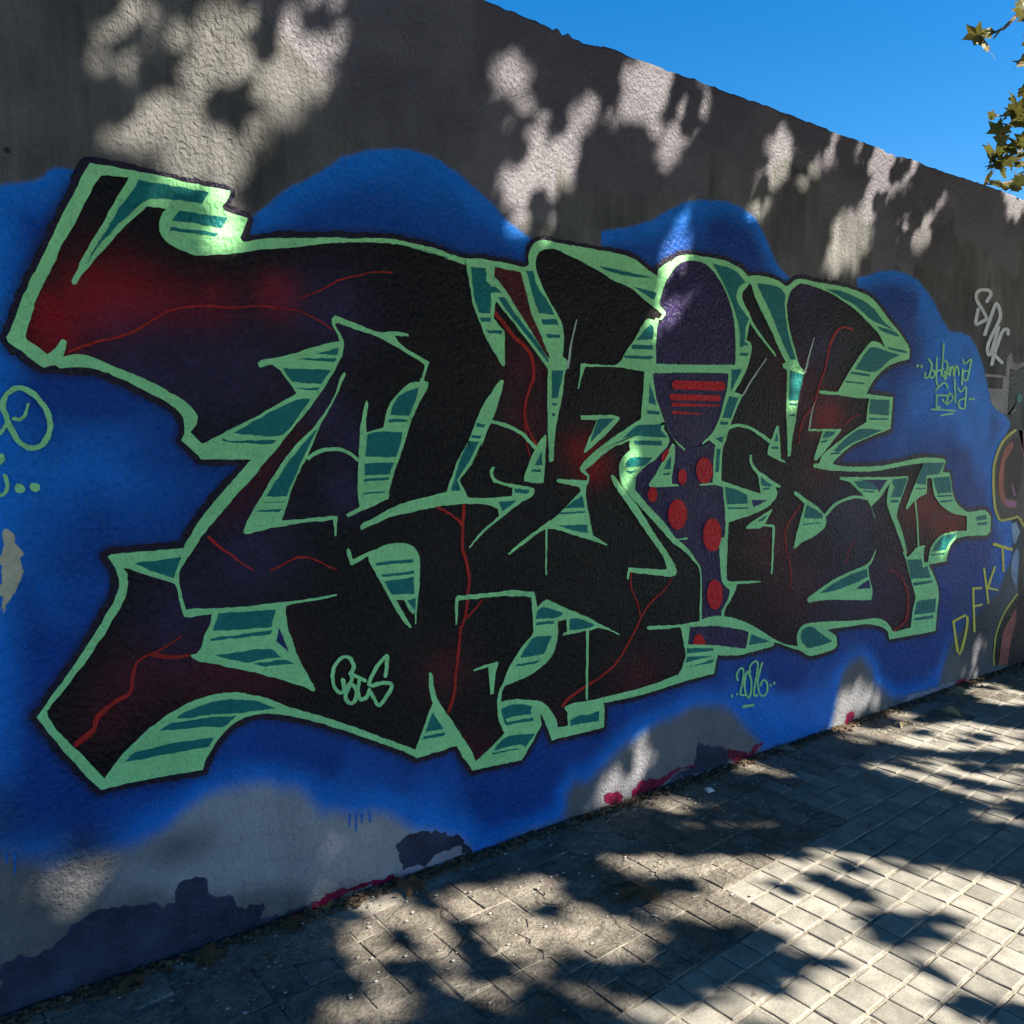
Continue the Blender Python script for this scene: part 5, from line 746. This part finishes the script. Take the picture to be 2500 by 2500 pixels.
# ------------------------------------------------------------------ grit and leaf litter
def crumbs(n, gen, smin, smax, flat):
    V = []; Fc = []
    for i in range(n):
        x, y, z = gen(); s = random.uniform(smin, smax); i0 = len(V); m = random.randint(5, 7); a0 = random.uniform(0, 6.28)
        for j in range(m):
            a_ = a0 + j * 6.283 / m; r = s * random.uniform(.55, 1.1)
            V.append((x + r * math.cos(a_) * 1.2, y + r * math.sin(a_), z + random.uniform(0, s * flat)))
        V.append((x, y, z + s * flat * random.uniform(.8, 1.6)))
        Fc += [[i0 + j, i0 + (j + 1) % m, i0 + m] for j in range(m)]
    return V, Fc
def litter_mat(name, *cols):
    nt = NT(name); f = nt.noise(37, 2, .5); return nt.out(nt.ramp(f, *[(.25 + .5 * i / (len(cols) - 1), c_) for i, c_ in enumerate(cols)]), .85, None, .3)
v, f = crumbs(4600, lambda: (random.uniform(-.5, 6.8), -abs(random.gauss(0, .03)) - .006, random.uniform(-.006, .004)), .003, .014, .6)
tag(link('leaf_litter', mesh('leaf_litter', v, f), litter_mat('dry_litter', (.035, .024, .015), (.09, .06, .035), (.20, .15, .09))), 'brown crumbs of dry leaf gathered along the foot of the wall', 'leaf litter', kind='stuff')
v, f = crumbs(900, lambda: (random.uniform(-.3, 6.5), -abs(random.gauss(0, .35)) - .02, .004), .0018, .007, .5)
tag(link('grit', mesh('grit', v, f), litter_mat('pale_grit', (.10, .09, .08), (.34, .32, .29), (.66, .64, .60))), 'pale grit and plaster flakes scattered over the slabs', 'grit', kind='stuff')
# ------------------------------------------------------------------ plane leaves
def leaf_shape(curl=.12, seed=0, stalk=True):
    r = random.Random(seed); lob = [(-92, .52), (-62, .36), (-38, .86), (-18, .58), (0, 1.0), (18, .58), (38, .86), (62, .36), (92, .52)]
    pts_ = [(0, -.30)]
    for a_, q_ in lob:
        t = RAD(a_ * 1.32); q_ *= r.uniform(.9, 1.1); pts_.append((q_ * math.sin(t) * .62, q_ * math.cos(t) * .62))
    pts_.append((0, -.30)); pts_ = pts_[:-1]
    n = len(pts_); V = [(x, y, -curl * (x * x * 1.6 + y * y) + r.uniform(-.05, .05) * curl * 3) for x, y in pts_] + [(0, .02, .02)]
    Fc = [[i, (i + 1) % n, n] for i in range(n)]
    if stalk: k0 = len(V); V += [(-.012, -.28, 0), (.012, -.28, 0), (.02, -.75, -.03), (0, -.75, -.03)]; Fc.append([k0, k0 + 1, k0 + 2, k0 + 3])
    return V, Fc
def leaf_mat(name, ca, cb, trans=.25):
    nt = NT(name); f = nt.noise(11, 3, .6); oi = nt.n('ShaderNodeObjectInfo')
    col = nt.mix(nt.ramp(f, (.3, 0.), (.7, 1.)), ca, cb); nt.out(col, .55, None, .4)
    tr = nt.n('ShaderNodeBsdfTranslucent'); nt.l(col, tr.inputs['Color']); mx = nt.n('ShaderNodeMixShader'); mx.inputs[0].default_value = trans
    nt.l(nt.b.outputs[0], mx.inputs[1]); nt.l(tr.outputs[0], mx.inputs[2]); nt.l(mx.outputs[0], nt.t.nodes['Material Output'].inputs['Surface']); return nt.m
shade_leaf = litter_mat('canopy_leaf', (.04, .06, .012), (.07, .07, .02), (.09, .085, .03)); spray_leaf = leaf_mat('sunlit_plane_leaf', (.085, .10, .018), (.15, .12, .03), .35); green = leaf_mat('plane_leaf', (.045, .062, .012), (.085, .072, .022)); bark = paint_mat('bark', (.20, .17, .13), .9, .6)  # sunlit leaf is a lighter copy, sunlight put into its colour
# dappled shade: unseen canopy over the pavement, its gaps shaped to let the light patches through
AX = Vector((0, 0, 1)).cross(SUN).normalized(); BX = SUN.cross(AX).normalized()
ax, bx, sv_ = (np.array(t) for t in (AX, BX, SUN))
gaps = []
for s in LITW.splitlines(): p = poly(s); w3 = np.stack([p[:, 0], 0 * p[:, 0], p[:, 1]], -1); gaps.append(np.stack([w3 @ ax, w3 @ bx], -1))
for s in LITG.splitlines(): p = poly(s); w3 = np.stack([p[:, 0], p[:, 1], 0 * p[:, 0]], -1); gaps.append(np.stack([w3 @ ax, w3 @ bx], -1))
sp_ = np.array(SPRAY); spu = np.stack([sp_ @ ax, sp_ @ bx], -1)
cell = .078; U0, U1, V0, V1 = -5.5, 10.5, -3.4, 2.9
# extent of the canopy in the plane across the sunlight
cu, cv = np.meshgrid(np.arange(U0, U1, cell), np.arange(V0, V1, cell)); cu = cu.ravel(); cv = cv.ravel()
LU = []; LV = []
for rep in range(5):
    LU.append(cu + ((rep % 2) * .5 + rng.uniform(-.45, .45, cu.size)) * cell); LV.append(cv + ((rep // 2 % 2) * .5 + rng.uniform(-.45, .45, cv.size)) * cell)
LU = np.concatenate(LU); LV = np.concatenate(LV); keep = np.ones(LU.size, bool); stray = np.zeros(LU.size, bool)
for g in gaps:
    lo, hi = g.min(0) - .1, g.max(0) + .1; m = np.where((LU > lo[0]) & (LU < hi[0]) & (LV > lo[1]) & (LV < hi[1]))[0]
    inn_ = m[sdf(g, LU[m], LV[m]) < .048]; keep[inn_] = (rng.random(inn_.size) < .045) & keep[inn_]; stray[inn_] = True  # a few stray leaves stay in the gaps to streak the light
keep &= ~((np.stack([LU, LV], -1)[:, None, :] - spu[None]) ** 2).sum(-1).min(1).__lt__(.05)
outer = (vnoise2(LU * 2.2, LV * 3.1, 40) > .70) & ((LU < -1.2) | (LU > 6.6)); keep &= ~outer
LU, LV, stray = LU[keep], LV[keep], stray[keep]; LT = np.where(stray, rng.uniform(6.4, 8., LU.size), rng.uniform(7.2, 11., LU.size))
P3 = LU[:, None] * ax + LV[:, None] * bx
P3 = P3 + LT[:, None] * sv_
# shift so that heights are sensible: points are on the plane through the origin across the sunlight
hgt = P3[:, 2]; lift = np.maximum(0, 3.0 - hgt) / sv_[2]; P3 = P3 + lift[:, None] * sv_
ne = 17000; EXT = np.stack([rng.uniform(-5, 10, ne), rng.uniform(-7, -.6, ne), rng.uniform(6.2, 9.5, ne)], -1)  # extra unseen leaves overhead, added to block sky light and darken the ground
eu, ev_ = EXT @ ax, EXT @ bx; ok = np.ones(ne, bool)
for g in gaps:
    lo, hi = g.min(0) - .1, g.max(0) + .1; m = np.where((eu > lo[0]) & (eu < hi[0]) & (ev_ > lo[1]) & (ev_ < hi[1]))[0]; ok[m[sdf(g, eu[m], ev_[m]) < .05]] = False
ok &= ((np.stack([eu, ev_], -1)[:, None, :] - spu[None]) ** 2).sum(-1).min(1) > .06
P3 = np.concatenate([P3, EXT[ok]])
dd = P3 - np.array(CAM); ww = dd @ np.array(fwd); pu = 1250 + 2000 * (dd @ np.array(rt)) / np.maximum(ww, .01); pv = 1250 - 2000 * (dd @ np.array(upv)) / np.maximum(ww, .01)
P3 = P3[~((ww > 0) & (pu > -150) & (pu < 2620) & (pv > -160))]                  # the canopy stops short of the open sky over the wall
print('canopy', len(P3), P3.min(0), P3.max(0))
TREES = [(-2.2, -7.5), (3.0, -7.6), (7.6, -7.5), (11.5, -7.4)]
own = np.argmin(np.stack([np.abs(P3[:, 0] - t[0] - .4) for t in TREES]), 0)
LVv, LFf = leaf_shape(.12, 1, False); lv0 = np.array(LVv); lf0 = np.array([f for f in LFf]); 
def rot_rand(n):
    q = rng.normal(size=(n, 4)); q[:, 0] *= 1.0; q /= np.linalg.norm(q, axis=1)[:, None]; w, x, y, z = q.T
    return np.stack([np.stack([1 - 2 * (y * y + z * z), 2 * (x * y - z * w), 2 * (x * z + y * w)], -1), np.stack([2 * (x * y + z * w), 1 - 2 * (x * x + z * z), 2 * (y * z - x * w)], -1), np.stack([2 * (x * z - y * w), 2 * (y * z + x * w), 1 - 2 * (x * x + y * y)], -1)], 1)
def flat_rot(n):                                    # leaves mostly lie open to the light
    a_ = rng.uniform(0, 6.283, n); zz = np.zeros((n, 3)) + sv_ + rng.normal(size=(n, 3)) * .45; zz /= np.linalg.norm(zz, axis=1)[:, None]
    r = np.stack([np.cos(a_), np.sin(a_), np.zeros(n)], -1); xx = np.cross(r, zz); xx /= np.linalg.norm(xx, axis=1)[:, None]; yy = np.cross(zz, xx)
    return np.stack([xx, yy, zz], -1)
def tube(path, r0, r1, n=7):
    V = []; Fc = []; path = [Vector(p) for p in path]
    for i, p in enumerate(path):
        d = (path[min(i + 1, len(path) - 1)] - path[max(i - 1, 0)]).normalized(); a_ = d.orthogonal().normalized(); b_ = d.cross(a_); r = r0 + (r1 - r0) * i / (len(path) - 1)
        V += [p + (a_ * math.cos(6.283 * j / n) + b_ * math.sin(6.283 * j / n)) * r for j in range(n)]
    for i in range(len(path) - 1):
        for j in range(n): k2 = (j + 1) % n; Fc.append([i * n + j, i * n + k2, (i + 1) * n + k2, (i + 1) * n + j])
    return V, Fc
TL = ['plane tree at the kerb standing farthest back along the wall behind the mint tag', 'plane tree at the kerb whose shade dapples the large lettering', 'plane tree at the kerb whose shade dapples the tiled paving', 'plane tree hanging a leafy spray over the wall top beside the silver tag']
trees = []
for i, (tx, ty) in enumerate(TREES):
    t = bpy.data.objects.new('plane_tree', None); COL.objects.link(t); t.location = (tx, ty, -.13); tag(t, TL[i], 'tree', 'plane trees along the kerb'); trees.append(t)
    inv = Matrix.Translation((-tx, -ty, .13))
    def part(name, v, f, m):
        o = link(name, mesh(name, [(a_[0] - tx, a_[1] - ty, a_[2] + .13) for a_ in v], f, True), m, t); return o
    v, f = tube([(tx, ty, -.2), (tx + .03, ty, .6), (tx - .02, ty + .02, 1.8), (tx + .04, ty - .03, 3.0), (tx, ty, 4.2)], .21, .13, 12); part('trunk', v, f, bark)
    pp = P3[own == i]
    if len(pp):
        for kx in range(5):
            g = pp[rng.integers(len(pp))]; g = g + (np.array([tx, ty, 6]) - g) * .35
            v, f = tube([(tx, ty, 3.9 + .06 * kx), tuple((np.array([tx, ty, 4.6]) * .6 + g * .4)), tuple(g)], .06, .012, 6); part('limb', v, f, bark)
        n = len(pp); R_ = flat_rot(n); sc = rng.uniform(.15, .21, n)
        vv = np.einsum('nij,vj->nvi', R_, lv0) * sc[:, None, None] + pp[:, None, :] - np.array([tx, ty, -.13])
        ff = (np.arange(n)[:, None, None] * len(lv0) + lf0[None]).reshape(-1, 3)
        o = link('crown', fastmesh('crown', vv.reshape(-1, 3), ff), shade_leaf, t); tag(o, kind='stuff')
# the spray of leaves that hangs into view
t = trees[3]; tx, ty = TREES[3]
LM = []
for i in range(4):
    v, f = leaf_shape(.25, 90 + i); m = mesh('leaf', [(a_ * .17, b_ * .17, c_ * .17) for a_, b_, c_ in v], f); m.materials.append(spray_leaf); LM.append(m)
for tw in TWIGS:
    path = [(tx - 2.5, ty + 5.6, 5.0)] + [tuple(p) for p in tw]; v, f = tube(path, .02, .004, 5)
    link('twig', mesh('twig', [(a_[0] - tx, a_[1] - ty, a_[2] + .13) for a_ in v], f, True), bark, t)
fv = []
for tw in TWIGS:
    a0_, a1_ = np.array((tx - 2.5, ty + 5.6, 5.0)), np.array(tw[0])
    for q in range(90): fv.append(a0_ + (a1_ - a0_) * random.random() + np.array([random.gauss(0, .16) for _ in range(3)]))
fv = np.array(fv); dd = fv - np.array(CAM); ww = dd @ np.array(fwd); pu = 1250 + 2000 * (dd @ np.array(rt)) / np.maximum(ww, .01); fv = fv[pu > 2570]; n = len(fv); R_ = rot_rand(n)
vv = np.einsum('nij,vj->nvi', R_, lv0) * .14 + fv[:, None, :] - np.array([tx, ty, -.13])
tag(link('bough_foliage', fastmesh('bough_foliage', vv.reshape(-1, 3), (np.arange(n)[:, None, None] * len(lv0) + lf0[None]).reshape(-1, 3)), spray_leaf, t), kind='stuff')
for i, p in enumerate(SPRAY):
    for k_ in range(3 if p[0] > 5.65 else 1):
        o = bpy.data.objects.new('leaf', LM[(i + k_) % 4]); COL.objects.link(o); o.parent = t
        o.location = (p[0] - tx + random.uniform(-.03, .05) * k_, p[1] - ty + random.uniform(-.08, .04) * k_, p[2] + .13 + random.uniform(-.045, .045) * k_)
        o.rotation_euler = (random.uniform(.3, 1.3), random.uniform(-.9, .9), random.uniform(0, 6.28)); s = random.uniform(.5, .95); o.scale = (s, s, s)
# ------------------------------------------------------------------ fallen leaves and scraps
dry = [leaf_mat('dry_leaf_brown', (.07, .042, .022), (.14, .085, .04), .1), leaf_mat('dry_leaf_straw', (.24, .19, .09), (.34, .27, .15), .1)]
FL = [(.20, 0, 'large curled brown plane leaf on the sunlit slabs'), (.17, 1, 'straw yellow plane leaf lying by the magenta paint at the wall foot'), (.15, 1, 'pale plane leaf lying a step out from the wall foot, near the yellow leaf'), (.13, 1, 'dull tan leaf on the slabs below the painted date'), (.12, 0, 'crumpled brown leaf in the wall corner under the slate primer'), (.13, 0, 'crumpled brown leaf against the white primer at the wall foot'), (.12, 0, 'torn brown leaf at the wall foot below the magenta edge'), (.09, 1, 'small pale folded leaf beside the second magenta patch'), (.10, 0, 'small brown leaf lodged in the joint at the wall foot')]
for i, ((x, y), (s, k_, lb)) in enumerate(zip(FALLEN, FL)):
    v, f = leaf_shape(.35 + .12 * (i % 3), 200 + i); zmin = min(q[2] for q in v)
    o = link('fallen_leaf', mesh('fallen_leaf', [(a_ * s, b_ * s, (c_ - zmin) * s) for a_, b_, c_ in v], f), dry[k_]); o.location = (x, min(y, -.07), .004); o.rotation_euler = (0, 0, i * 1.9 + .4); tag(o, lb, 'leaf', 'fallen leaves on the pavement')
v = [(-.022, -.012, .006), (.02, -.016, .005), (.026, .012, .010), (-.018, .017, .016), (0, .002, .022)]
o = link('paper_scrap', mesh('paper_scrap', v, [(0, 1, 4), (1, 2, 4), (2, 3, 4), (3, 0, 4), (3, 2, 1, 0)]), paint_mat('white_paper', (.72, .72, .74), .8)); o.location = (2.72, -.16, .003); tag(o, 'crumpled white paper scrap on the dark slabs below the date', 'paper')
